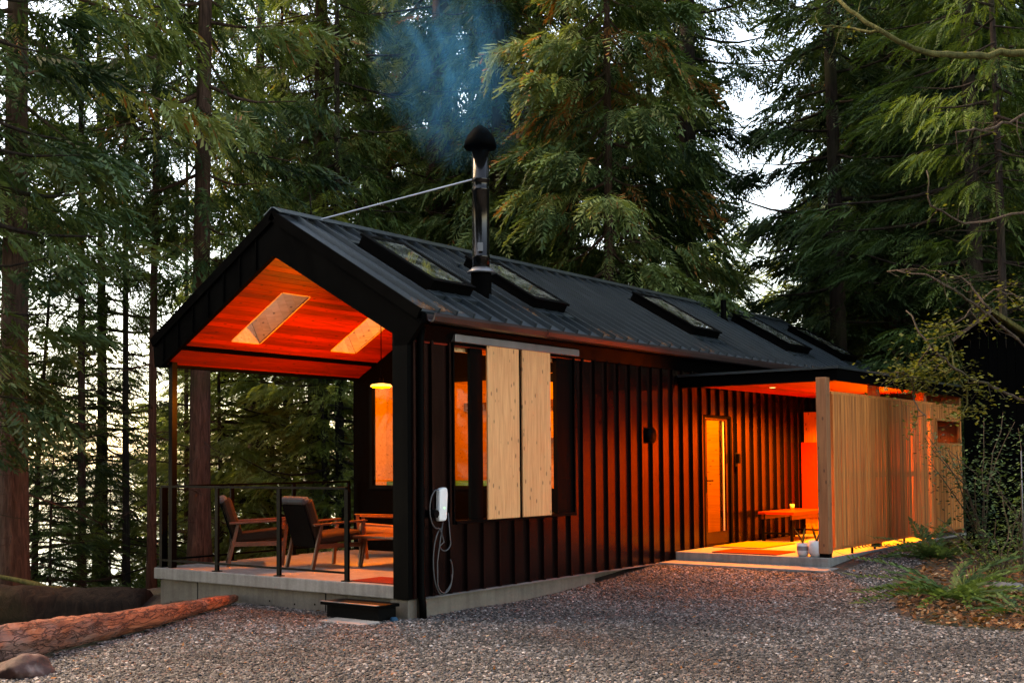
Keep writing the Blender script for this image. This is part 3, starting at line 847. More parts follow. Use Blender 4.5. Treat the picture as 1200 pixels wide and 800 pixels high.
# ------------------------------------------------------------------ lamps
def lamp(name, loc, energy, typ='POINT', size=.08, spot=None, blend=.5, col=WARM, down=True, parent=None):
    l = bpy.data.lights.new(name, typ); l.energy = energy; l.color = col
    if typ in ('POINT', 'SPOT'): l.shadow_soft_size = size
    if typ == 'SPOT': l.spot_size = rad(spot); l.spot_blend = blend
    o = bpy.data.objects.new(name, l); COL.objects.link(o)
    if parent is not None:
        o.parent = parent; of = ORG.get(parent.name, (0, 0, 0)); loc = [a - b_ for a, b_ in zip(loc, of)]
    o.location = loc
    return o
PL = (1.9, 2.19, 2.42)
pend = thing('pendant_lamp', 'glowing flat disc pendant lamp hanging over the deck', 'pendant lamp', PL)
part('lamp_disc', MB().lathe((PL[0], PL[1], 0), [(.0, 2.40), (.10, 2.402), (.15, 2.42), (.13, 2.445), (.04, 2.46)], 28), M['lamp_on'], pend, True)
part('socket', MB().lathe((PL[0], PL[1], 0), [(.03, 2.461), (.03, 2.52), (.01, 2.54)], 14), M['rubber'], pend)
part('cord', MB().tube([(PL[0], PL[1], 2.54), (PL[0], PL[1], ZI + .02)], .007, 6), M['rubber'], pend)
lamp('pendant_bulb', (PL[0], PL[1], 2.30), 105, size=.12, parent=pend)
for dx, dy in ((7.73, -.88), (9.2, -1.2), (10.3, -1.6)):
    dl = thing('recessed_downlight', {7.73: 'small round downlight in porch ceiling nearest the entry door', 9.2: 'small round downlight in the middle of the porch ceiling', 10.3: 'small round downlight in porch ceiling closest to the slat screen'}[dx], 'downlight', (dx, dy, SOF), 'porch ceiling downlights')
    part('trim_ring', MB().lathe((dx, dy, 0), [(.062, SOF - .006), (.062, SOF - .0005), (.04, SOF - .0005)], 18), M['white'], dl)
    part('lens', MB().lathe((dx, dy, 0), [(.042, SOF - .010), (.042, SOF - .007), (.03, SOF - .0065)], 16), M['downlight_on'], dl)
    lamp('downlight_beam', (dx, dy, SOF - .03), 300, 'SPOT', .04, 150, .6, parent=dl)
for i, (lx, ly, lz, e) in enumerate(((5.2, 2.3, 2.9, 30), (7.5, 1.3, 2.45, 40))):
    cl = thing('ceiling_globe', ['glowing globe lamp inside the room behind the end window', 'glowing globe lamp in the hall behind the entry door'][i], 'ceiling lamp', (lx, ly, lz))
    part('globe', MB().lathe((lx, ly, lz), [(.0, -.09), (.06, -.075), (.09, -.02), (.09, .03), (.05, .08), (.02, .09)], 18), M['lamp_on'], cl, True)
    part('stem', MB().tube([(lx, ly, lz + .09), (lx, ly, zi(ly) - .001)], .008, 6), M['rubber'], cl)
    lamp('globe_bulb', (lx, ly, lz - .22), e, size=.1, parent=cl)

# ------------------------------------------------------------------ furniture
M['fabric_tan'] = plain('tan_cushion_painted_lit', (.30, .17, .10), .95, 0, .1, 120, .25, .3)  # lighter copy of the cushion, light on this chair put into its colour
def lounge_chair(loc, rz, label, fab='fabric'):
    t = thing('lounge_chair', label, 'armchair', (0, 0, 0), 'deck lounge chairs')
    s = MB().obox((-.36, 0, .30), ((math.cos(.10), 0, math.sin(.10)), (0, 1, 0), (-math.sin(.10), 0, math.cos(.10))), ((.02, .70), (-.29, .29), (0, .13)))
    part('seat_cushion', s, M[fab], t, bevel=.04)
    a = rad(108)
    bx = ((math.cos(a), 0, math.sin(a)), (0, 1, 0), (-math.sin(a), 0, math.cos(a)))
    bc = part('back_cushion', MB().obox((-.26, 0, .40), bx, ((0, .55), (-.30, .30), (-.03, .11))), M[fab], t, bevel=.045)
    part('head_roll', MB().obox((-.26, 0, .40), bx, ((.50, .60), (-.30, .30), (.02, .15))), M['fabric_grey'], bc, bevel=.045)
    part('back_frame', MB().obox((-.26, 0, .40), bx, ((-.08, .5), (-.28, .28), (.112, .135))), M['rubber'], t)
    for s_ in (-1, 1):
        y = .33 * s_
        part('armrest', MB().prism([(-.42, .565), (.36, .600), (.40, .615), (.36, .625), (-.42, .595)], 1, y - .035, y + .035), M['oak'], t, bevel=.006)
        part('leg', MB().obox((.28, y, 0), ((1, 0, 0), (0, 1, 0), (0.06, 0, .6)), ((-.02, .025), (-.02, .02), (0, .999))), M['oak'], t, bevel=.004)
        part('leg', MB().obox((-.44, y, 0), ((1, 0, 0), (0, 1, 0), (.13, 0, .57)), ((-.02, .025), (-.02, .02), (0, .999))), M['oak'], t, bevel=.004)
        part('side_rail', MB().box(-.36, .30, y - .016, y + .016, .27, .33), M['oak'], t)
    t.location = loc; t.rotation_euler[2] = rz
    ORG[t.name] = loc
    return t
lounge_chair((1.12, 3.75, 0.001), math.atan2(-.62, .78), 'cushioned lounge chair at the outer corner, turned sideways to the camera')
lounge_chair((1.32, 2.62, 0.001), math.atan2(-.22, .97), 'cushioned lounge chair with its back to camera behind the middle railing post')
lounge_chair((2.92, 3.12, 0.001), math.atan2(.62, -.78), 'tan cushioned lounge chair by the end window, facing the other chairs', 'fabric_tan')
ct = thing('coffee_table', 'low teak coffee table between the deck chairs', 'table', (1.95, 1.75, 0))
part('table_top', MB().box(1.40, 2.3, 1.30, 2.25, .39, .425), M['oak'], ct, bevel=.008)
for lx in (1.48, 2.22):
    for ly in (1.38, 2.17):
        part('leg', MB().tube([(lx, ly, .001), (lx + (1.85 - lx) * .12, ly + (1.77 - ly) * .12, .39)], [.016, .022], 8), M['oak'], ct)
o = part('deck_mat', MB().box(.10, .62, .30, 1.0, .001, .014), M['red_mat'], None, bevel=.005); tag(o, 'dark red mat on the deck beside the corner column', 'mat')
bt = thing('porch_bench', 'red cedar plank bench with dark legs on the entry porch', 'bench', (9.3, -.45, 0))
for i in range(5):
    part('plank', MB().box(8.65, 10.15, -.80 + i * .13, -.80 + i * .13 + .124, .455, .50), M['cedar_ceiling'], bt, bevel=.004)
part('apron', MB().box(8.72, 10.08, -.74, -.71, .37, .4545).box(8.72, 10.08, -.21, -.18, .37, .4545), M['oak'], bt)
for lx in (8.76, 10.0):
    for ly in (-.73, -.22):
        part('leg', MB().box(lx, lx + .045, ly, ly + .045, .001, .454), M['rubber'], bt)
    part('stretcher', MB().box(lx + .01, lx + .035, -.685, -.22, .12, .15), M['rubber'], bt)
o = part('bench_cup', MB().lathe((9.75, -.3, .501), [(.035, 0), (.04, .09), (.036, .09), (.03, .01)], 14), M['ceramic'], None, True); tag(o, 'small pale cup standing on the porch bench', 'cup')
o = part('coir_doormat', MB().box(7.05, 8.35, -.95, -.12, .001, .018), M['coir_mat'], None, bevel=.006); tag(o, 'large tan woven mat in front of the entry door', 'mat')
o = part('red_doormat', MB().box(6.05, 6.75, -1.65, -.62, .001, .018), M['red_mat'], None, bevel=.006); tag(o, 'dark red doormat along the front edge of the porch', 'mat')

leafm = foliage('plant_leaf', [(0, (.03, .05, .02)), (1, (.08, .11, .04))], .3)
def pot_plant(x, y, r, h, label, band, seed):
    t = thing('potted_plant', label, 'potted plant', (x, y, .001), 'pots on the porch corner')
    p = part('pot', MB().lathe((x, y, .001), [(r * .78, 0), (r, h * .25), (r, h), (r * .88, h), (r * .86, h * .85), (.0, h * .85)], 24), M['ceramic'], t, True)
    if band: part('band', MB().lathe((x, y, .001), [(r * 1.003, h * .45), (r * 1.006, h * .5), (r * 1.006, h * .72), (r * 1.003, h * .77)], 24), M['ceramic_band'], p, True)
    part('soil', MB().lathe((x, y, .001), [(r * .85, h * .86), (r * .84, h * .88)], 18), M['soil'], t)
    rg = random.Random(seed)
    for i in range(6):
        a = rg.uniform(0, 6.28); L = rg.uniform(.16, .3); sp = rg.uniform(.25, .75); lf = MB(); pts = []
        for k in range(6):
            q = k / 5; rr = L * sp * q; zz = h * .88 + L * (q - .35 * sp * q * q)
            w = .014 * math.sin(math.pi * min(1, q * .9 + .12)) + .001
            cx, cy = x + rr * math.cos(a), y + rr * math.sin(a)
            pts.append(((cx - w * math.sin(a), cy + w * math.cos(a), zz), (cx + w * math.sin(a), cy - w * math.cos(a), zz)))
        for k in range(5): lf.quad(pts[k][0], pts[k][1], pts[k + 1][1], pts[k + 1][0])
        part('leaf', lf, leafm, t)
pot_plant(6.12, -2.03, .085, .19, 'small pale pot with a grey band and a thin-leaved plant', True, 3)
pot_plant(6.12, -2.24, .115, .23, 'larger plain white pot with a spiky plant by the cedar post', False, 8)

# wall charger
ch = thing('wall_charger', 'white wall charger with pale looped cable on the black corner siding', 'charger', (.49, -.06, .9))
part('charger_body', MB().prism([(.415, .72), (.43, .71), (.53, .71), (.55, .74), (.57, 1.0), (.565, 1.075), (.54, 1.095), (.45, 1.085), (.425, 1.05)], 1, -.11, -.045), M['white'], ch, bevel=.02)
part('indicator', MB().tube([(.50, -.1105, .86), (.50, -.112, .86)], .008, 8), emit('green_led', (.1, .9, .25), 1.2), ch)
pts = []
def loop(cx, cz, rx, rz, a0, a1, n=18, y=-.09):
    return [(cx + rx * math.cos(rad(a0 + (a1 - a0) * i / n)), y, cz + rz * math.sin(rad(a0 + (a1 - a0) * i / n))) for i in range(n + 1)]
part('cable', MB().tube(loop(.40, .85, .13, .22, 80, 280) + [(.47, -.09, .58), (.52, -.085, .47)] + loop(.53, .46, .10, .09, 200, 380) + [(.60, -.08, .8)], .008, 6), M['cable'], ch, True)
part('cable', MB().tube(loop(.50, .25, .16, .38, 95, 300, y=-.075) + loop(.50, .12, .17, .22, 300, 400, y=-.085), .008, 6), M['cable'], ch, True)
part('cable', MB().tube([(.52, -.07, .70), (.46, -.08, .5), (.40, -.085, .25)] + loop(.52, .06, .13, .17, 200, 370, y=-.09), .008, 6), M['cable'], ch, True)
part('plug_holster', MB().tube([(.345, -.05, .80), (.345, -.13, .80)], [.05, .045], 14), M['rubber'], ch)
wl = thing('wall_light', 'small dark wall light beside the entry door', 'wall light', (8.08, -.05, 1.4))
part('backplate', MB().box(8.04, 8.12, -.06, -.045, 1.27, 1.5), M['rubber'], wl)
part('shade', MB().box(8.045, 8.115, -.12, -.061, 1.32, 1.48), M['trim'], wl, bevel=.008)

# ------------------------------------------------------------------ trees
def spray(seed, n=9, wid=.40, droop=.35, lw=.075):
    """one frond along +x, unit length: thin leaflets either side of an arched stem"""
    rg = np.random.RandomState(seed); V, F = [], []
    def p(t): return np.array([t, .03 * math.sin(5 * t + seed), -droop * t * t])
    for i in range(n):
        t = .06 + .88 * i / (n - 1)
        for s in (-1, 1):
            l = wid * (1 - .72 * t) * rg.uniform(.75, 1.2); a = rad(rg.uniform(38, 58)); b_ = p(t)
            d = np.array([math.cos(a), s * math.sin(a), -rg.uniform(.05, .45)])
            q = len(V)
            V += [b_ + np.array([-lw * .45, 0, 0]), b_ + d * l * .55 + np.array([lw * .55, 0, .01]), b_ + d * l, b_ + d * l * .45 + np.array([-lw * .5, 0, .0])]
            F.append((q, q + 1, q + 2, q + 3))
    q = len(V); e = p(.92)
    V += [e, e + np.array([.1, .03, -.05]), e + np.array([.22, 0, -.12]), e + np.array([.1, -.03, -.05])]; F.append((q, q + 1, q + 2, q + 3))
    return np.array(V), np.array(F)

def twig_spray(seed, n=14):
    """flat feathery hemlock twig: short needles along a forked stem"""
    rg = np.random.RandomState(seed); V, F = [], []
    for br in range(5):
        o0 = np.array([br * .17, 0, -.05 * br]); s = (-1) ** br; an = rad(s * rg.uniform(28, 50)) if br else 0.0; L = 1.0 if br == 0 else .55 - .06 * br
        for i in range(n if br == 0 else n // 2):
            t = (i + .5) / (n if br == 0 else n // 2); c_ = o0 + L * t * np.array([math.cos(an), math.sin(an), -.25 * t])
            for sd_ in (-1, 1):
                a = an + sd_ * rad(rg.uniform(45, 75)); l = .10 * rg.uniform(.7, 1.2) * (1 - .4 * t)
                d = np.array([math.cos(a), math.sin(a), -rg.uniform(0, .35)]); q = len(V); k = np.array([math.cos(an), math.sin(an), 0]) * .028
                V += [c_ - k, c_ + k, c_ + d * l]; F.append((q, q + 1, q + 2))
    return np.array(V), np.array(F)

def mesh_np(name, V, F, tint, mat, smooth=False):
    me = bpy.data.meshes.new(name); nf, k = F.shape
    me.vertices.add(len(V)); me.vertices.foreach_set('co', V.astype(np.float32).ravel())
    me.loops.add(nf * k); me.loops.foreach_set('vertex_index', F.astype(np.int32).ravel())
    me.polygons.add(nf); me.polygons.foreach_set('loop_start', np.arange(0, nf * k, k, dtype=np.int32))
    if tint is not None:
        at = me.attributes.new('tint', 'FLOAT', 'FACE'); at.data.foreach_set('value', tint.astype(np.float32))
    me.update(calc_edges=True); me.materials.append(mat)
    return me

SPR = [spray(k, 8, .42, .3 + .1 * (k % 3), .115) for k in range(4)]
SPR_FINE = [spray(20 + k, 11, .36, .25 + .12 * k, .075) for k in range(3)]
SPR_LOW = [spray(40 + k, 5, .5, .35, .14) for k in range(3)]
HEM = [twig_spray(60 + k) for k in range(3)]

def place(sprays, pos, dirs, rolls, scales, tints):
    """instance the frond templates: returns V, F, tint"""
    VV, FF, TT = [], [], []; base = 0
    rg = np.random.RandomState(len(pos)); which = rg.randint(0, len(sprays), len(pos))
    dirs = dirs / np.linalg.norm(dirs, axis=1)[:, None]
    side = np.cross(np.array([0, 0, 1.0]), dirs); side /= np.linalg.norm(side, axis=1)[:, None] + 1e-9
    up = np.cross(dirs, side)
    c, s = np.cos(rolls)[:, None], np.sin(rolls)[:, None]
    sd2 = side * c + up * s; up2 = -side * s + up * c
    for w, (tv, tf) in enumerate(sprays):
        ii = np.where(which == w)[0]
        if not len(ii): continue
        R = np.stack([dirs[ii], sd2[ii], up2[ii]], 1) * scales[ii][:, None, None]
        P = np.einsum('vk,nkj->nvj', tv, R) + pos[ii][:, None, :]
        nv = tv.shape[0]
        FF.append((tf[None] + (base + np.arange(len(ii)) * nv)[:, None, None]).reshape(-1, tf.shape[1]))
        VV.append(P.reshape(-1, 3)); base += len(ii) * nv
        TT.append(np.clip(np.repeat(tints[ii], len(tf)) + rg.normal(0, .05, len(ii) * len(tf)), 0, 1))
    return np.concatenate(VV), np.concatenate(FF), np.concatenate(TT)

def crown(seed, z0, z1, rmax, nbr, spm, sprays, ssize=(.4, .75), droop=(.25, .55), shape=1.0, orange=.0, low_taper=.25, fall=(-.9, -.15)):
    """limbs round a stem of height z1; returns frond mesh arrays and limb paths"""
    rg = np.random.RandomState(seed)
    pos, dr, ro, sc, ti, limbs = [], [], [], [], [], []
    for k in range(nbr):
        q = (k + rg.uniform()) / nbr; z = z0 + (z1 - z0) * q
        prof = min(1, (q + .04) / low_taper) * (1 - q) ** (.75 * shape) if low_taper > 0 else (1 - q) ** (.75 * shape)
        B = rmax * max(.12, prof) * rg.uniform(.65, 1.2); az = k * 2.39996 + rg.uniform(-.5, .5)
        a0 = -rg.uniform(*droop); a1 = rg.uniform(.05, .35); path = []
        sway = rg.uniform(-.25, .25)
        for t in np.linspace(0, 1, 6):
            r = B * t; aa = az + sway * t
            path.append((r * math.cos(aa), r * math.sin(aa), z + B * (a0 * t + a1 * t * t)))
        limbs.append((path, max(.010, .022 * B ** .8)))
        base_t = np.clip(rg.normal(.5, .17), .05, .85)
        flag = rg.uniform() < orange
        ns = max(4, int(B * spm))
        for i in range(ns):
            t = .12 + .88 * rg.uniform() ** .75; lat = rg.normal(0, .20) * B * (1.05 - .75 * t)
            aa = az + sway * t; cx, cy = math.cos(aa), math.sin(aa)
            zb = z + B * (a0 * t + a1 * t * t) - abs(lat) * .35 - rg.uniform(0, .18)
            pos.append((B * t * cx - lat * cy, B * t * cy + lat * cx, zb))
            ya = aa + math.copysign(rg.uniform(.2, 1.1), lat) * (1.1 - .6 * t); pt = rg.uniform(*fall)
            dr.append((math.cos(ya) * math.cos(pt), math.sin(ya) * math.cos(pt), math.sin(pt)))
            ro.append(rg.normal(0, .45)); sc.append(rg.uniform(*ssize) * (.75 + .35 * t))
            v = np.clip(base_t + rg.normal(0, .16), .02, .86)
            if flag and rg.uniform() < .35 or rg.uniform() < orange * .08: v = rg.uniform(.93, 1)
            ti.append(v)
    V, F, T = place(sprays, np.array(pos), np.array(dr), np.array(ro), np.array(sc), np.array(ti))
    return V, F, T, limbs

def trunk_mesh(name, seed, h, r0, limbs, mat, bend=.25, dead=14, dead_z=(1.5, 9), taper=.8):
    rg = random.Random(seed); mb = MB(); pts, rr = [], []
    n = 16
    for i in range(n + 1):
        t = i / n; z = h * t
        pts.append((bend * math.sin(2.2 * t + seed) * t, bend * math.cos(1.7 * t + seed * 2) * t - bend * t * math.cos(seed * 2), z if i else -.6))
        flare = 1 + .5 * math.exp(-z / .5)
        rr.append(max(.02, r0 * flare * (1 - taper * t) * rg.uniform(.96, 1.04)))
    mb.tube(pts, rr, 12)
    for path, r in limbs:
        mb.tube([path[0], path[2], path[3], path[5]], [r, r * .7, r * .5, r * .2], 4, False)
    for k in range(dead):
        z = rg.uniform(*dead_z); a = rg.uniform(0, 6.28); L = rg.uniform(.5, 1.9); dz = rg.uniform(-.5, .15)
        p = [(0, 0, z)]
        for j in range(1, 4):
            a += rg.uniform(-.2, .2); p.append((p[-1][0] + L / 3 * math.cos(a), p[-1][1] + L / 3 * math.sin(a), p[-1][2] + L / 3 * dz + rg.uniform(-.05, .05)))
        mb.tube(p, [.016, .011, .007, .003], 4, False)
        for j in (1, 2):
            a2 = a + rg.choice((-1, 1)) * rg.uniform(.5, 1.1); l2 = L * .4
            mb.tube([p[j], (p[j][0] + l2 * math.cos(a2), p[j][1] + l2 * math.sin(a2), p[j][2] - .1 * l2)], [.006, .002], 3, False)
    me = mb.mesh(name); me.materials.append(mat)
    me.polygons.foreach_set('use_smooth', [True] * len(me.polygons))
    return me

KINDS = {}
def kind(key, seed, h, r0, z0, rmax, nbr, spm, sprays, leaf, bk, **kw):
    dead = kw.pop('dead', 14); dz = kw.pop('dead_z', (1.2, max(2., z0 + 1)))
    V, F, T, limbs = crown(seed, z0, h, rmax, nbr, spm, sprays, **kw)
    KINDS[key] = (trunk_mesh('trunk_' + key, seed, h, r0, limbs, M[bk], dead=dead, dead_z=dz), mesh_np('crown_' + key, V, F, T, M[leaf]))
kind('cedar_a', 1, 21, .30, 2.6, 3.7, 120, 26, SPR, 'leaf_cedar', 'bark_cedar', orange=.16, ssize=(.45, .85))
kind('cedar_b', 2, 23, .34, 2.2, 4.1, 125, 24, SPR, 'leaf_cedar', 'bark_cedar', orange=.05, ssize=(.45, .9), droop=(.2, .5))
kind('cedar_c', 3, 22, .30, 6.5, 3.4, 70, 20, SPR, 'leaf_cedar', 'bark_cedar', orange=.03, ssize=(.4, .8), dead=30)
kind('fir_a', 4, 24, .32, 7.0, 3.6, 75, 19, SPR, 'leaf_dark', 'bark_dark', orange=0, ssize=(.4, .8), droop=(.05, .4), fall=(-.6, .1), dead=36)
kind('fir_b', 5, 22, .24, 3.0, 3.4, 85, 19, SPR, 'leaf_dark', 'bark_dark', orange=0, ssize=(.4, .8), droop=(.1, .45), fall=(-.7, 0), dead=24)
kind('hem_a', 6, 19, .20, 2.0, 3.3, 90, 20, SPR_FINE, 'leaf_hemlock', 'bark_dark', orange=0, ssize=(.4, .75), droop=(.1, .4), fall=(-.6, .0), dead=22)
kind('pole_a', 7, 20, .10, 8.5, 1.9, 50, 17, SPR, 'leaf_cedar', 'bark_cedar', orange=.05, ssize=(.35, .65), dead=44, dead_z=(.8, 10))
kind('pole_b', 8, 18, .11, 6.0, 2.1, 55, 17, SPR_FINE, 'leaf_hemlock', 'bark_dark', orange=0, ssize=(.35, .65), dead=44, dead_z=(.8, 8))
kind('sap_a', 9, 6.5, .06, .4, 2.1, 66, 24, SPR_FINE, 'leaf_hemlock', 'bark_dark', ssize=(.3, .5), droop=(0, .35), fall=(-.5, .1), low_taper=.12, dead=4, dead_z=(.4, 1.5))
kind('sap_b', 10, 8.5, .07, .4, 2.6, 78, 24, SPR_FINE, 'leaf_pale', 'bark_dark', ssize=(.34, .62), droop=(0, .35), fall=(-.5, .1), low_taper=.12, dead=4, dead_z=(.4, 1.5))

def tree(key, u, d, label, s=1.0, tr=1.0, rz=None, group=None, name='conifer_tree', cat='tree', dz=0.0):
    x, y, z = on_ground(u, d)
    t = thing(name, label, cat, (x, y, z - .15 + dz), group)
    t.rotation_euler[2] = rz if rz is not None else (u * 1.7) % 6.28
    tm, cm = KINDS[key]
    for nme, me in (('trunk', tm), ('crown', cm)):
        o = bpy.data.objects.new(nme, me); COL.objects.link(o); o.parent = t
        o.scale = (s * (tr if nme == 'trunk' else 1), s * (tr if nme == 'trunk' else 1), s)
    return t

# trunks that stand out in the photograph
tree('cedar_c', 16, 19, 'thick dark trunk at the extreme edge of the picture beyond the rotten logs', 1.0, .85, 1.0)
tree('cedar_c', 234, 23, 'tall reddish cedar trunk rising just behind the deck post', 1.0, .78, 2.2)
tree('pole_a', 178, 23.5, 'slim bare pole conifer just outside the deck corner', 1.0, 1.0)
tree('pole_b', 149, 25, 'thin straight pole conifer, second outward from the deck corner', 1.0, .75)
tree('pole_b', 97, 24, 'thin dark pole conifer between the thick edge trunk and the deck', 1.05, .8)
tree('pole_a', 219, 27, 'very thin pole conifer close beside the tall reddish cedar', 1.0, .6)
tree('pole_b', 337, 29, 'thin brown trunk seen over the railing above the two chairs', 1.0, .95)
tree('pole_a', 362, 28, 'thin dark trunk in the middle of the deck view', 1.0, 1.05)
tree('pole_b', 400, 27, 'thin trunk next to the end window of the deck', 1.0, 1.1)
tree('fir_a', 430, 34, 'dark conifer rising behind the brace rod of the chimney', 1.05, .8)
tree('cedar_c', 511, 31, 'massive dark old trunk directly behind the chimney smoke', 1.15, 1.55)
tree('pole_a', 664, 29, 'slim grey trunk beside the smoke, above the middle of the roof', 1.1, 1.3)
tree('fir_a', 806, 32, 'big straight dark trunk rising behind the ridge with open sky beside it', 1.1, .98)
tree('fir_b', 1066, 29, 'slim grey trunk behind the slat screen end of the cabin', 1.05, .55)
tree('fir_b', 1096, 33, 'darker reddish trunk just behind the slim grey one', 1.05, .85)
tree('pole_b', 1178, 20, 'thin knotty trunk above the dark shed roof', .9, .9)
# foliage masses
tree('cedar_a', 715, 25, 'full cedar with rusty dead sprays, above the middle of the ridge', .95, .45, .4)
tree('cedar_b', 590, 28, 'bushy cedar straight behind the chimney pipe', .9, .9, 1.7)
tree('cedar_c', 375, 29, 'bare-stemmed cedar rising behind the gable peak', 1.0, .9, 3.1)
tree('cedar_c', 300, 33, 'dark green cedar behind the upper gable slope', 1.0, .9)
tree('hem_a', 120, 30, 'loose green hemlock in the gap between the slim poles', 1.0, .8)
tree('fir_b', -50, 16, 'near fir at the picture edge with boughs hanging over the old log', .9, .8, 2.6)
tree('fir_b', 985, 27, 'dense dark fir to the side of the sky gap above the porch', 1.0, .9, .9)
tree('cedar_b', 1045, 31, 'tall dark cedar behind the porch roof corner', 1.0, .9, 4.0)
tree('hem_a', 1150, 23, 'bright green hemlock high above the shed', 1.05, .9, 1.2)
tree('fir_b', 1215, 26, 'dark fir at the edge of the picture behind the shed', 1.0, .9, 2.0)
tree('sap_b', 860, 40, 'sapling painted pale as if sunlit in the clearing behind the roof vent', 1.25, 1.0)
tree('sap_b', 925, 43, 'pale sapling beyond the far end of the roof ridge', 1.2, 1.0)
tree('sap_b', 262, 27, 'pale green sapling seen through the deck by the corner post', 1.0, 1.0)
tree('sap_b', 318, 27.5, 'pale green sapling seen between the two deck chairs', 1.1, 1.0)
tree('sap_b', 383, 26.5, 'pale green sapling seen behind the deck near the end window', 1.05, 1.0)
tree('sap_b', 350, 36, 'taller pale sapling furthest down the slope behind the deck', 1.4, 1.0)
tree('sap_b', 285, 37, 'taller pale sapling down the slope below the gable peak', 1.35, 1.0)
tree('sap_a', 42, 25, 'mid-height green hemlock leaning beside the thick edge trunk', 1.35, 1.0)
tree('sap_a', 112, 31, 'mid-height green hemlock against the lake glow', 1.3, 1.0)
tree('sap_a', 205, 29, 'low green sapling outside the deck corner', .62, 1.0)
tree('sap_a', 130, 27, 'low green sapling under the slim poles', .55, 1.0)
tree('sap_b', 222, 35, 'pale bush down the slope beside the tall reddish cedar', .95, 1.0)
tree('sap_a', 60, 22, 'low green sapling behind the old log', .6, 1.0)
tree('sap_a', 1010, 34, 'dark green sapling beyond the cabin end', .8, 1.0)

tree('cedar_a', 640, 35, 'cedar filling the gap between chimney and slim grey trunk', 1.0, .6, 2.0)
tree('cedar_b', 770, 36, 'cedar close beside the big straight trunk, over the far ridge', .95, .6, .3)
tree('cedar_b', 455, 36, 'cedar filling the gap over the brace rod', .95, .7, 5.1)
# the deep wood behind, one mass
def deep_wood():
    rg = random.Random(77); VV, FF, TT = [], [], []; base = 0; tb = MB()
    protos = []
    for k in range(3):
        V, F, T, limbs = crown(100 + k, 1.5 + 2 * k, 24, 4.6, 62, 9, SPR_LOW, ssize=(.9, 1.6), droop=(.1, .5)); protos.append((V, F, T))
    spots = []
    for k in range(120):
        u = rg.uniform(-250, 1450); d = rg.uniform(42, 95)
        if 820 < u < 985 or -30 < u < 250 or (250 < u < 420 and d < 60) or (540 < u < 820 and rg.random() < .72) or (u < 560 and rg.random() < .62): continue
        x, y, z = on_ground(u, d)
        if y > 36: continue
        spots.append((x, y, z))
    for k in range(48):        # the wood goes on round the open side of the drive
        a = rad(rg.uniform(-42, 8)); d = rg.uniform(15, 38)
        x, y = 6 + d * math.cos(a), -5 + d * math.sin(a)
        if in_view(x, y, 4.5): continue
        spots.append((x, y, gz(x, y)))
    for u, d in ((-150, 24), (-230, 31), (-310, 22), (-400, 29), (-120, 36), (-520, 25)):   # beyond the picture edge by the lake
        spots.append(on_ground(u, d))
    for k in range(44):        # and closes the clearing behind the viewer
        a = rad(rg.uniform(130, 232)); d = rg.uniform(18, 40)
        x, y = -3 + d * math.cos(a), -5 + d * math.sin(a)
        if y > 30 or in_view(x, y, 4.5) or math.hypot(x - CAM[0], y - CAM[1]) < 9.5: continue
        spots.append((x, y, gz(x, y)))
    for x, y, z in spots:
        V, F, T = protos[rg.randrange(3)]; a = rg.uniform(0, 6.28); s = rg.uniform(.85, 1.25)
        R = np.array([[math.cos(a), -math.sin(a), 0], [math.sin(a), math.cos(a), 0], [0, 0, 1]]) * s
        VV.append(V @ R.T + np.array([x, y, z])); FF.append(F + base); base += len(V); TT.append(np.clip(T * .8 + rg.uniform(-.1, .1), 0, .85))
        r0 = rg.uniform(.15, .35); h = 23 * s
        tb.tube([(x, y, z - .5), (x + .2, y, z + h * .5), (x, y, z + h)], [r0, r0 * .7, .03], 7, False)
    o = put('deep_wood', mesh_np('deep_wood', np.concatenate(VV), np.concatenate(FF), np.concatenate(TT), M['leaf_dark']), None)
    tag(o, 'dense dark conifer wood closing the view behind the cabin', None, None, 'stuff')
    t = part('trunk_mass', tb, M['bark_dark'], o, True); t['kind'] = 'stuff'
deep_wood()

# ------------------------------------------------------------------ logs, rock, undergrowth
def rough_log(name, path, radii, mat, label, cat, amp=.25, seg=26, sub=14, seed=0):
    mb = MB(); P, Rr = [], []
    for i in range(len(path) - 1):
        for k in range(sub):
            t = k / sub; P.append(Vector(path[i]).lerp(Vector(path[i + 1]), t)); Rr.append(radii[i] + (radii[i + 1] - radii[i]) * t)
    P.append(Vector(path[-1])); Rr.append(radii[-1])
    mb.tube(P, Rr, seg)
    out = []
    for i, v in enumerate(mb.v):
        q = min(i // seg, len(P) - 1); c_ = P[q]; d = Vector(v) - c_
        ang = math.atan2(d.z, d.y)
        n_ = mnoise.noise(Vector((v[0] * 1.3 + seed, v[1] * 1.3, ang * 1.6))) + .6 * mnoise.noise(Vector((v[0] * 5, v[1] * 5, ang * 4 + seed))) + .35 * mnoise.noise(Vector((v[0] * 14, v[1] * 14, v[2] * 14)))
        out.append(tuple(c_ + d * (1 + amp * n_)))
    mb.v = out
    o = part(name, mb, mat, None, True); tag(o, label, cat)
    return o
m, nt, b = newmat('red_rotten_log')
def log_map(sc_):
    g_ = N(nt, 'ShaderNodeNewGeometry'); rt = N(nt, 'ShaderNodeVectorRotate', rotation_type='Z_AXIS'); rt.inputs['Angle'].default_value = rad(-23)
    nt.links.new(g_.outputs['Position'], rt.inputs['Vector']); mm = N(nt, 'ShaderNodeMapping'); mm.inputs['Scale'].default_value = sc_
    nt.links.new(rt.outputs[0], mm.inputs[0]); return mm.outputs[0]
n = N(nt, 'ShaderNodeTexNoise', i_Scale=2.4, i_Detail=10, i_Roughness=.72, i_Distortion=1.3); nt.links.new(log_map((.8, 4.5, 4.5)), n.inputs['Vector'])
cr = N(nt, 'ShaderNodeTexVoronoi', feature='DISTANCE_TO_EDGE', i_Scale=1.0); 
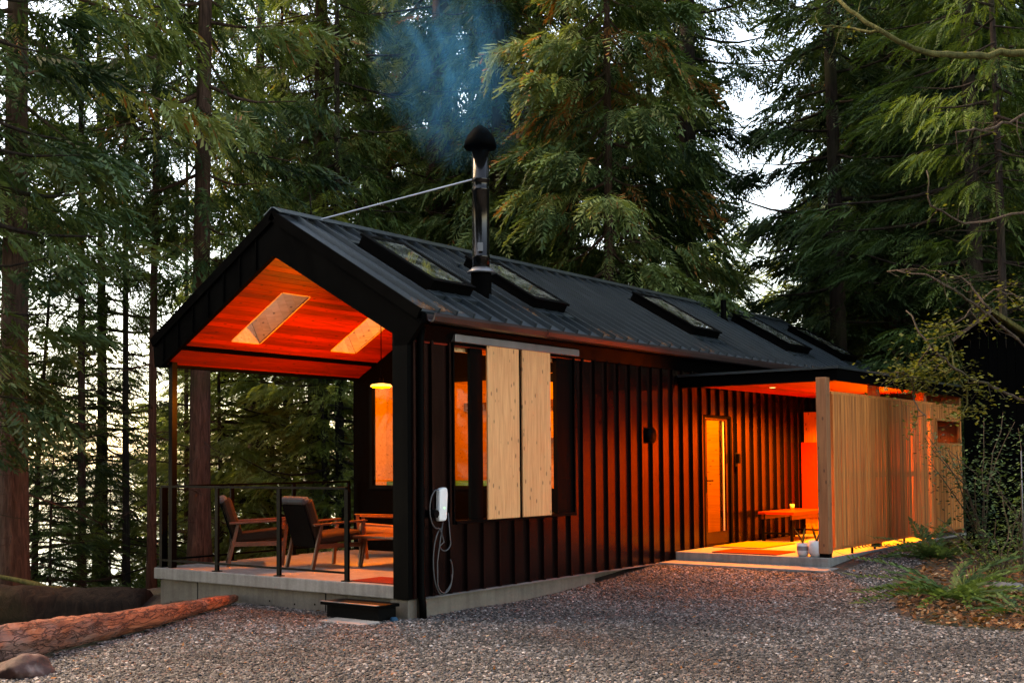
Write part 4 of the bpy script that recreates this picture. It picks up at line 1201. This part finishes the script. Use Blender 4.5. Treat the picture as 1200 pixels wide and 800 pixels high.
wv = N(nt, 'ShaderNodeTexNoise', i_Scale=5, i_Detail=4); nt.links.new(log_map((1, 2, 2)), wv.inputs['Vector'])
wa = N(nt, 'ShaderNodeVectorMath', operation='MULTIPLY_ADD'); wa.inputs[1].default_value = (2.2, 2.2, 2.2)
nt.links.new(wv.outputs['Color'], wa.inputs[0]); nt.links.new(log_map((.7, 15, 15)), wa.inputs[2]); nt.links.new(wa.outputs[0], cr.inputs['Vector'])
n2 = N(nt, 'ShaderNodeTexNoise', i_Scale=1.7, i_Detail=4); nt.links.new(pos_map(nt, (1, 1, 1), False), n2.inputs['Vector'])
c = ramp(nt, [(.3, (.03, .008, .005)), (.46, (.20, .045, .018)), (.6, (.40, .11, .045)), (.8, (.50, .24, .16))], n.outputs[0])
c = mixc(nt, ramp(nt, [(.5, (0, 0, 0)), (.66, (.7,) * 3)], n2.outputs[0]), c, (.26, .17, .15))
crk = ramp(nt, [(.0, (.06, .05, .05)), (.09, (1, 1, 1))], cr.outputs['Distance'])
c = mixc(nt, .6, c, crk, 'MULTIPLY')
nt.links.new(c, b.inputs['Base Color']); b.inputs['Roughness'].default_value = .85
hm = mixc(nt, .5, n.outputs[0], crk); bump(nt, b, hm, 1.0, .05)
gl = lambda x, y, r: (x, y, gz(x, y) + r)
rough_log('rotten_log', [gl(.02, 2.95, .06), gl(-1.0, 2.35, .10), gl(-2.1, 1.80, .13), gl(-3.3, 1.36, .16), gl(-4.4, 1.0, .19), gl(-6.2, .35, .22)], [.045, .085, .115, .14, .165, .19], m, 'red rotten log along the edge of the gravel drive', 'log', .22)
rough_log('fallen_log', [(.35, 5.25, -.70), (-.9, 6.9, -.66), (-2.2, 8.6, -.66), (-4.2, 11.2, -.72)], [.36, .36, .38, .40], M['oldlog'], 'thick black old log lying beside the concrete deck foundation', 'log', .18, seed=5)
m2, nt, b = newmat('mossy_rock')
n = N(nt, 'ShaderNodeTexNoise', i_Scale=6, i_Detail=8); nt.links.new(pos_map(nt, (1, 1, 1), False), n.inputs['Vector'])
nt.links.new(ramp(nt, [(.35, (.015, .006, .005)), (.58, (.06, .022, .018)), (.78, (.2, .14, .13))], n.outputs[0]), b.inputs['Base Color']); b.inputs['Roughness'].default_value = .8; bump(nt, b, n.outputs[0], .7, .04)
rock = MB(); bm = bmesh.new(); bmesh.ops.create_icosphere(bm, subdivisions=4, radius=1)
cx, cy = -4.28, .42
for v in bm.verts:
    q = 1 + .28 * mnoise.noise(v.co * 1.3) + .10 * mnoise.noise(v.co * 4)
    v.co = Vector((cx + v.co.x * .24 * q, cy + v.co.y * .20 * q, gz(cx, cy) + .03 + v.co.z * .15 * q))
me = bpy.data.meshes.new('boulder'); bm.to_mesh(me); bm.free()
o = put('boulder', me, m2, None, True); tag(o, 'reddish boulder in the bottom corner of the picture below the rotten log', 'rock')
rg = random.Random(12)
for k, (p0, lab) in enumerate((((-.95, 7.05, -.33), 'short mossy branch lying on top of the black old log'), ((-.35, 6.25, -.36), 'thin mossy stick on the black old log near the deck'))):
    mb = MB(); p = [Vector(p0)]
    for j in range(6): p.append(p[-1] + Vector((-.14 + .06 * k, .17, rg.uniform(-.02, .07))))
    mb.tube(p, [.05, .045, .05, .04, .035, .03, .015], 8); o = part('mossy_branch', mb, M['moss_bark'], None, True); tag(o, lab, 'branch')

# leaf litter and mulch
def flakes(name, n, pick, size, mat, label, seed, up=.02):
    rg = np.random.RandomState(seed); V, F, T = [], [], []
    for k in range(n):
        x, y = pick(rg); z = gz(x, y) + .006 + rg.uniform(0, up); a = rg.uniform(0, 6.28); s = rg.uniform(*size); tx, ty = rg.normal(0, .35, 2); q = len(V)
        for dx, dy in ((-1, 0), (0, -.45), (1, 0), (0, .45)):
            xx = (dx * math.cos(a) - dy * math.sin(a)) * s; yv = (dx * math.sin(a) + dy * math.cos(a)) * s
            V.append((x + xx, y + yv, z + xx * tx + yv * ty + s * .3))
        F.append((q, q + 1, q + 2, q + 3)); T.append(rg.uniform())
    o = put(name, mesh_np(name, np.array(V), np.array(F), np.array(T), mat), None); tag(o, label, None, None, 'stuff'); return o
M['litter'] = foliage('dead_leaves', [(0, (.06, .022, .010)), (.5, (.22, .075, .025)), (.85, (.38, .16, .06)), (1, (.5, .36, .24))], .15, .8)
MUL = [(3.1, -4.45), (2.62, -5.0), (2.7, -5.75), (4.2, -6.6), (8, -7.5), (9, -3.3), (6.4, -3.6), (4.5, -3.85)]
def in_mulch(rg):
    while True:
        x, y = rg.uniform(2.5, 9), rg.uniform(-7.5, -3.3)
        if inside(x, y, MUL) and rg.uniform() < math.exp(-max(0, x - 4.4) / 2.5): return x, y
flakes('leaf_mulch', 5200, in_mulch, (.018, .05), M['litter'], 'rusty brown fallen leaves and bark chips under the ferns', 5, .04)
def on_drive(rg):
    while True:
        x, y = rg.uniform(-5, 6), rg.uniform(-7, 2.5)
        if inside(x, y) and in_view(x, y, .5): return x, y
flakes('fallen_leaves', 900, on_drive, (.012, .028), M['litter'], 'scattered small rusty leaves on the gravel', 6, .012)
# needles caught on the roof
rgn = np.random.RandomState(9); V, F, T = [], [], []
for k in range(1500):
    cl = rgn.randint(0, 9); xc = (.25, .45, 2.6, 3.9, 4.4, 5.6, 6.9, 9.3, 11.0)[cl]; x = xc + rgn.normal(0, .13); s_ = 2.78 - abs(rgn.normal(0, .13)) if cl not in (2, 7) else 2.3 + rgn.normal(0, .1)
    y = YR - s_ * math.cos(AO); z = ZR - s_ * math.sin(AO) + .008 + rgn.uniform(0, .015); a = rgn.uniform(0, 6.28); L = rgn.uniform(.012, .03); q = len(V)
    for dx, dy in ((-1, 0), (0, -.3), (1, 0), (0, .3)):
        xx = (dx * math.cos(a) - dy * math.sin(a)) * L; yv = (dx * math.sin(a) + dy * math.cos(a)) * L
        V.append((x + xx, y + yv, z + yv * KO))
    F.append((q, q + 1, q + 2, q + 3)); T.append(rgn.uniform(.3, 1))
o = put('roof_litter', mesh_np('roof_litter', np.array(V), np.array(F), np.array(T), M['litter']), None); tag(o, 'rusty needles caught along the lower edge of the roof', None, None, 'stuff')

# sword ferns
FR = spray(200, 24, .17, .55, .035)
M['fern'] = foliage('fern_green', [(0, (.03, .07, .02)), (1, (.13, .21, .07))], .3)
def fern(u, v, zg, n, L, label, seed, spread=(.3, .9)):
    r = px_ray(u, v); t = (zg - CAM[2]) / r[2]; x, y = CAM[0] + r[0] * t, CAM[1] + r[1] * t; z = gz(x, y)
    f = thing('sword_fern', label, 'fern', (x, y, z), 'ferns beside the drive'); rg = np.random.RandomState(seed)
    me = mesh_np('frond', FR[0], FR[1], np.random.RandomState(1).uniform(0, 1, len(FR[1])), M['fern'])
    for k in range(n):
        o = bpy.data.objects.new('frond', me); COL.objects.link(o); o.parent = f
        o.rotation_euler = (rg.normal(0, .2), -rg.uniform(*spread), k * 6.283 / n + rg.uniform(-.25, .25)); s = L * rg.uniform(.75, 1.15); o.scale = (s, s, s)
fern(1118, 686, -.1, 26, 1.15, 'dark green sword fern at the front of the leaf mulch', 3)
fern(1095, 655, -.05, 20, 1.05, 'pale sword fern behind the front one, close to the screen', 4)
fern(1190, 690, -.05, 14, .7, 'sword fern at the picture edge by the pale stone', 5)
fern(1140, 640, 0.0, 14, .8, 'shaded sword fern below the dark shrub', 7)

def leaf_shrub(u, d, h, r, n, mat, label, seed, lsize=(.03, .06), name='leafy_shrub', flat=.5, stems=9):
    x, y, z = on_ground(u, d); t = thing(name, label, 'shrub', (x, y, z), 'shrubs beside the drive'); rg = np.random.RandomState(seed)
    st = MB(); V, F, T = [], [], []
    for k in range(stems):
        a = rg.uniform(0, 6.28); p = [np.array([0, 0, -.1])]; lean = rg.uniform(.15, 1.0); hh = h * rg.uniform(.55, 1.05)
        for j in range(1, 8):
            q = j / 7; a += rg.normal(0, .15); p.append(np.array([r * lean * q ** 1.3 * math.cos(a), r * lean * q ** 1.3 * math.sin(a), hh * (q - .12 * lean * q * q)]))
        st.tube([tuple(v) for v in p], [.012 * (1 - .8 * j / 7) + .002 for j in range(8)], 5, False)
        for i in range(n // stems):
            q = rg.uniform(.15, 1) * 7; j = min(6, int(q)); c_ = p[j] + (p[j + 1] - p[j]) * (q - j) + rg.normal(0, .09 * r + .03, 3) * np.array([1, 1, .7])
            s = rg.uniform(*lsize); aa = rg.uniform(0, 6.28); ux = np.array([math.cos(aa), math.sin(aa), rg.normal(-.15, .3)]); uy = np.array([-math.sin(aa), math.cos(aa), rg.normal(0, .3)]) * flat; b0 = len(V)
            V += [c_, c_ + ux * s * .5 + uy * s * .5, c_ + ux * s, c_ + ux * s * .5 - uy * s * .5]; F.append((b0, b0 + 1, b0 + 2, b0 + 3)); T.append(rg.uniform())
    me = mesh_np('leaves', np.array(V), np.array(F), np.array(T), mat); o = bpy.data.objects.new('leaves', me); COL.objects.link(o); o.parent = t
    m_ = st.mesh('stems'); m_.materials.append(M['twig']); o = bpy.data.objects.new('stems', m_); COL.objects.link(o); o.parent = t
leaf_shrub(1150, 16.5, 2.3, 1.0, 1500, M['leaf_dark'], 'dark leafy shrub in front of the shed wall', 21, (.04, .08))
leaf_shrub(1195, 15.0, 2.0, 1.1, 1500, M['leaf_dark'], 'dark leafy shrub at the picture edge above the pale stone', 22, (.04, .08))
leaf_shrub(1170, 14.2, 1.0, .8, 900, M['leaf_hemlock'], 'low green shrub between the ferns', 23, (.03, .06))
leaf_shrub(1152, 20.0, 1.9, .7, 1100, M['leaf_dark'], 'upright shrub against the end of the slat screen', 24, (.04, .07))
tree('sap_a', 1160, 24.5, 'dark sapling filling the gap beyond the porch end', .6, 1.0)
tree('sap_a', 1235, 17.5, 'dark sapling leaning in from the picture edge beside the shed', .55, 1.0)
r = px_ray(1178, 672); t_ = (-.0 - CAM[2]) / r[2]; px_, py_ = CAM[0] + r[0] * t_, CAM[1] + r[1] * t_
bm = bmesh.new(); bmesh.ops.create_icosphere(bm, subdivisions=3, radius=1)
for v in bm.verts:
    q = 1 + .35 * mnoise.noise(v.co * 1.6 + Vector((3, 1, 2))); v.co = Vector((px_ + (v.co.x * .6 - v.co.y * .8) * .14 * q, py_ + (-v.co.x * .8 - v.co.y * .6) * .20 * q, gz(px_, py_) + .05 + v.co.z * .07 * q))
me = bpy.data.meshes.new('pale_stone'); bm.to_mesh(me); bm.free()
o = put('pale_stone', me, concrete('pale_stone_surface', (.20, .19, .18)), None, True); tag(o, 'pale flat stone among the ferns', 'rock')

# small dark shed beyond the ferns
sx, sy, sz = on_ground(1167, 17.0)
sh = thing('garden_shed', 'small black shed with a mossy gable roof beyond the ferns', 'shed', (sx, sy, sz))
ba_ = px_ray(1150, 541)[:2]; ba_ = ba_ / np.linalg.norm(ba_); fa_ = np.array([ba_[1], -ba_[0]])
AXS = ((fa_[0], fa_[1], 0), (ba_[0], ba_[1], 0), (0, 0, 1)); OS = (sx, sy, 0)
ZA = 3.53
for k in range(7):
    a = -.42 + k * .12; part('wall_board', MB().obox(OS, AXS, ((a, a + .115), (0, .02), (sz - .1, ZA - .16 - abs(a + .06) * .75))), M['bark_black'], sh)
part('body', MB().obox(OS, AXS, ((-.42, .42), (.021, 1.2), (sz - .1, ZA - .55))), M['bark_black'], sh)
for s_ in (-1, 1):
    q = math.hypot(1, .76); ax = ((fa_[0] * s_ / q, fa_[1] * s_ / q, -.76 / q), (ba_[0], ba_[1], 0), (fa_[0] * .76 * s_ / q, fa_[1] * .76 * s_ / q, 1 / q))
    part('roof_sheet', MB().obox((sx, sy, ZA), ax, ((0, .70), (-.15, 1.35), (-.05, -.015))), M['bark_black' if s_ < 0 else 'moss_bark'], sh)
    part('rake_board', MB().obox((sx, sy, ZA), ax, ((0, .70), (-.18, -.151), (-.035, .012))), M['twig' if s_ < 0 else 'moss_bark'], sh)
o = part('standpipe', MB().tube([on_ground(1197, 14.6), tuple(np.array(on_ground(1197, 14.6)) + np.array([0, 0, 1.05 + .55]))], .007, 8), M['flash'], None, True); tag(o, 'thin pale metal pipe standing among the shrubs at the picture edge', 'pipe')

# bare mossy maple reaching in from beyond the picture edge
mx, my, mz = on_ground(1330, 14.0)
mp = thing('bare_maple', 'bare mossy maple reaching long limbs in from the picture edge', 'tree', (mx, my, mz))
part('trunk', MB().tube([(mx, my, mz - .3), (mx + .1, my, mz + 2.5), (mx - .05, my + .1, mz + 5), (mx, my, mz + 8)], [.16, .13, .10, .05], 10), M['moss_bark'], mp, True)
def pxp(u, v, d): return tuple(CAM + px_ray(u, v) * d)
LIMBS = [([(1330, 40), (1200, 62), (1130, 67), (1080, 60), (1035, 38), (985, 3), (960, -30)], 14.0, .05, 'moss_bark'),
         ([(1035, 38), (1000, 34), (960, 30)], 14.0, .018, 'moss_bark'), ([(1330, 120), (1200, 136), (1160, 150), (1120, 155)], 13.6, .022, 'twig'),
         ([(1330, 400), (1200, 470), (1165, 454), (1118, 432), (1090, 406), (1062, 364)], 14.5, .020, 'twig'),
         ([(1330, 330), (1200, 405), (1150, 362), (1122, 343), (1085, 320), (1040, 318)], 15.0, .022, 'twig'),
         ([(1118, 432), (1135, 462), (1128, 485)], 14.5, .014, 'moss_bark'), ([(1118, 432), (1100, 438), (1072, 452)], 14.5, .012, 'moss_bark'),
         ([(1090, 406), (1070, 432), (1072, 470), (1085, 488)], 14.5, .010, 'twig'), ([(1160, 362), (1130, 325), (1100, 318)], 15, .014, 'twig'),
         ([(1330, 230), (1200, 250), (1130, 262), (1090, 240), (1086, 200)], 15.0, .018, 'twig'), ([(1330, 360), (1200, 350), (1165, 340), (1120, 378)], 15.2, .014, 'twig'),
         ([(1072, 442), (1050, 436), (1035, 440)], 14.5, .008, 'twig'), ([(1118, 432), (1112, 400), (1098, 380)], 14.5, .010, 'moss_bark')]
rg = random.Random(8); LV, LF, LT = [], [], []
for pts_, d, r0, mk in LIMBS:
    P = []
    for i in range(len(pts_) - 1):
        for k in range(5):
            t = k / 5; P.append(Vector(pxp(pts_[i][0] * (1 - t) + pts_[i + 1][0] * t, pts_[i][1] * (1 - t) + pts_[i + 1][1] * t, d + .35 * math.sin(i * 1.3 + t) )) + Vector((rg.gauss(0, .012), rg.gauss(0, .012), rg.gauss(0, .012))))
    P.append(Vector(pxp(*pts_[-1], d + .35 * math.sin(len(pts_) * 1.3))))
    n_ = len(P); mb = MB().tube(P, [r0 * (1 - .75 * i / n_) + .003 for i in range(n_)], 7)
    for k in range(10):
        i = rg.randrange(n_ // 4, n_); q = P[i]; L = rg.uniform(.15, .5); dv = Vector((rg.gauss(0, 1), rg.gauss(0, 1), rg.gauss(-.1, .6))).normalized()
        e1 = q + dv * L * .5; e2 = e1 + (dv + Vector((rg.gauss(0, .4), rg.gauss(0, .4), rg.gauss(0, .3)))) * L * .5
        mb.tube([q, e1, e2], [.006, .004, .0015], 4, False)
        low = pts_[0][1] > 380 or pts_[-1][1] > 370
        for w in range(24 if low else 1):
            c_ = q.lerp(e2, rg.random()) + Vector((rg.gauss(0, .08), rg.gauss(0, .08), rg.gauss(0, .06))); s = rg.uniform(.03, .07); a = rg.uniform(0, 6.28); ux = Vector((math.cos(a), math.sin(a), rg.gauss(-.2, .35))) * s; uy = Vector((-math.sin(a), math.cos(a), rg.gauss(0, .3))) * s * .45; b0 = len(LV)
            LV += [tuple(c_), tuple(c_ + ux * .5 + uy), tuple(c_ + ux), tuple(c_ + ux * .5 - uy)]; LF.append((b0, b0 + 1, b0 + 2, b0 + 3)); LT.append(rg.random())
    part('limb', mb, M[mk], mp, True)
me = mesh_np('leaves', np.array(LV) - np.array([mx, my, mz]), np.array(LF), np.array(LT), foliage('mossy_yellow_leaf', [(0, (.04, .055, .012)), (1, (.15, .165, .045))], .35))
o = bpy.data.objects.new('leaves', me); COL.objects.link(o); o.parent = mp

# ------------------------------------------------------------------ chimney smoke
bm = bmesh.new(); bmesh.ops.create_icosphere(bm, subdivisions=3, radius=1.0)
me = bpy.data.meshes.new('smoke'); bm.to_mesh(me); bm.free()
so = bpy.data.objects.new('smoke', me); COL.objects.link(so)
SMC = Vector((CH[0] - .1, CH[1] + .45, 6.75)); so.location = SMC; so.scale = (1.15, 1.15, 1.75)
so.rotation_euler = (rad(-16), rad(-14), 0)
tag(so, 'thin blue wood smoke drifting up from the chimney cap', None, None, 'stuff')
m = bpy.data.materials.new('wood_smoke'); m.use_nodes = True; nt = m.node_tree; nt.nodes.remove(nt.nodes['Principled BSDF'])
pv = N(nt, 'ShaderNodeVolumePrincipled'); pv.inputs['Color'].default_value = (.06, .36, .62, 1); pv.inputs['Anisotropy'].default_value = .1
pv.inputs['Absorption Color'].default_value = (.02, .12, .3, 1) if 'Absorption Color' in pv.inputs else (0, 0, 0, 1)
tc = N(nt, 'ShaderNodeTexCoord')
n = N(nt, 'ShaderNodeTexNoise', i_Scale=1.7, i_Detail=6, i_Roughness=.62, i_Distortion=1.6); nt.links.new(tc.outputs['Object'], n.inputs['Vector'])
wn_ = N(nt, 'ShaderNodeTexNoise', i_Scale=1.3, i_Detail=3); nt.links.new(tc.outputs['Object'], wn_.inputs['Vector'])
ws = N(nt, 'ShaderNodeVectorMath', operation='MULTIPLY_ADD'); ws.inputs[1].default_value = (.8, .8, .3); nt.links.new(wn_.outputs['Color'], ws.inputs[0])
wo = N(nt, 'ShaderNodeVectorMath', operation='SUBTRACT'); wo.inputs[1].default_value = (.4, .4, .15); nt.links.new(tc.outputs['Object'], wo.inputs[0]); nt.links.new(wo.outputs[0], ws.inputs[2])
ln = N(nt, 'ShaderNodeVectorMath', operation='LENGTH'); nt.links.new(ws.outputs[0], ln.inputs[0])
fall = ramp(nt, [(.12, (1, 1, 1)), (.45, (.45,) * 3), (.9, (0, 0, 0))], ln.outputs['Value'])
dn = ramp(nt, [(.44, (0, 0, 0)), (.70, (1, 1, 1))], n.outputs[0])
mu = N(nt, 'ShaderNodeMath', operation='MULTIPLY'); nt.links.new(fall, mu.inputs[0]); nt.links.new(dn, mu.inputs[1])
m3 = N(nt, 'ShaderNodeMath', operation='MULTIPLY'); m3.inputs[1].default_value = 1.9; nt.links.new(mu.outputs[0], m3.inputs[0])
nt.links.new(m3.outputs[0], pv.inputs['Density']); nt.links.new(pv.outputs[0], nt.nodes['Material Output'].inputs['Volume'])
me.materials.append(m)
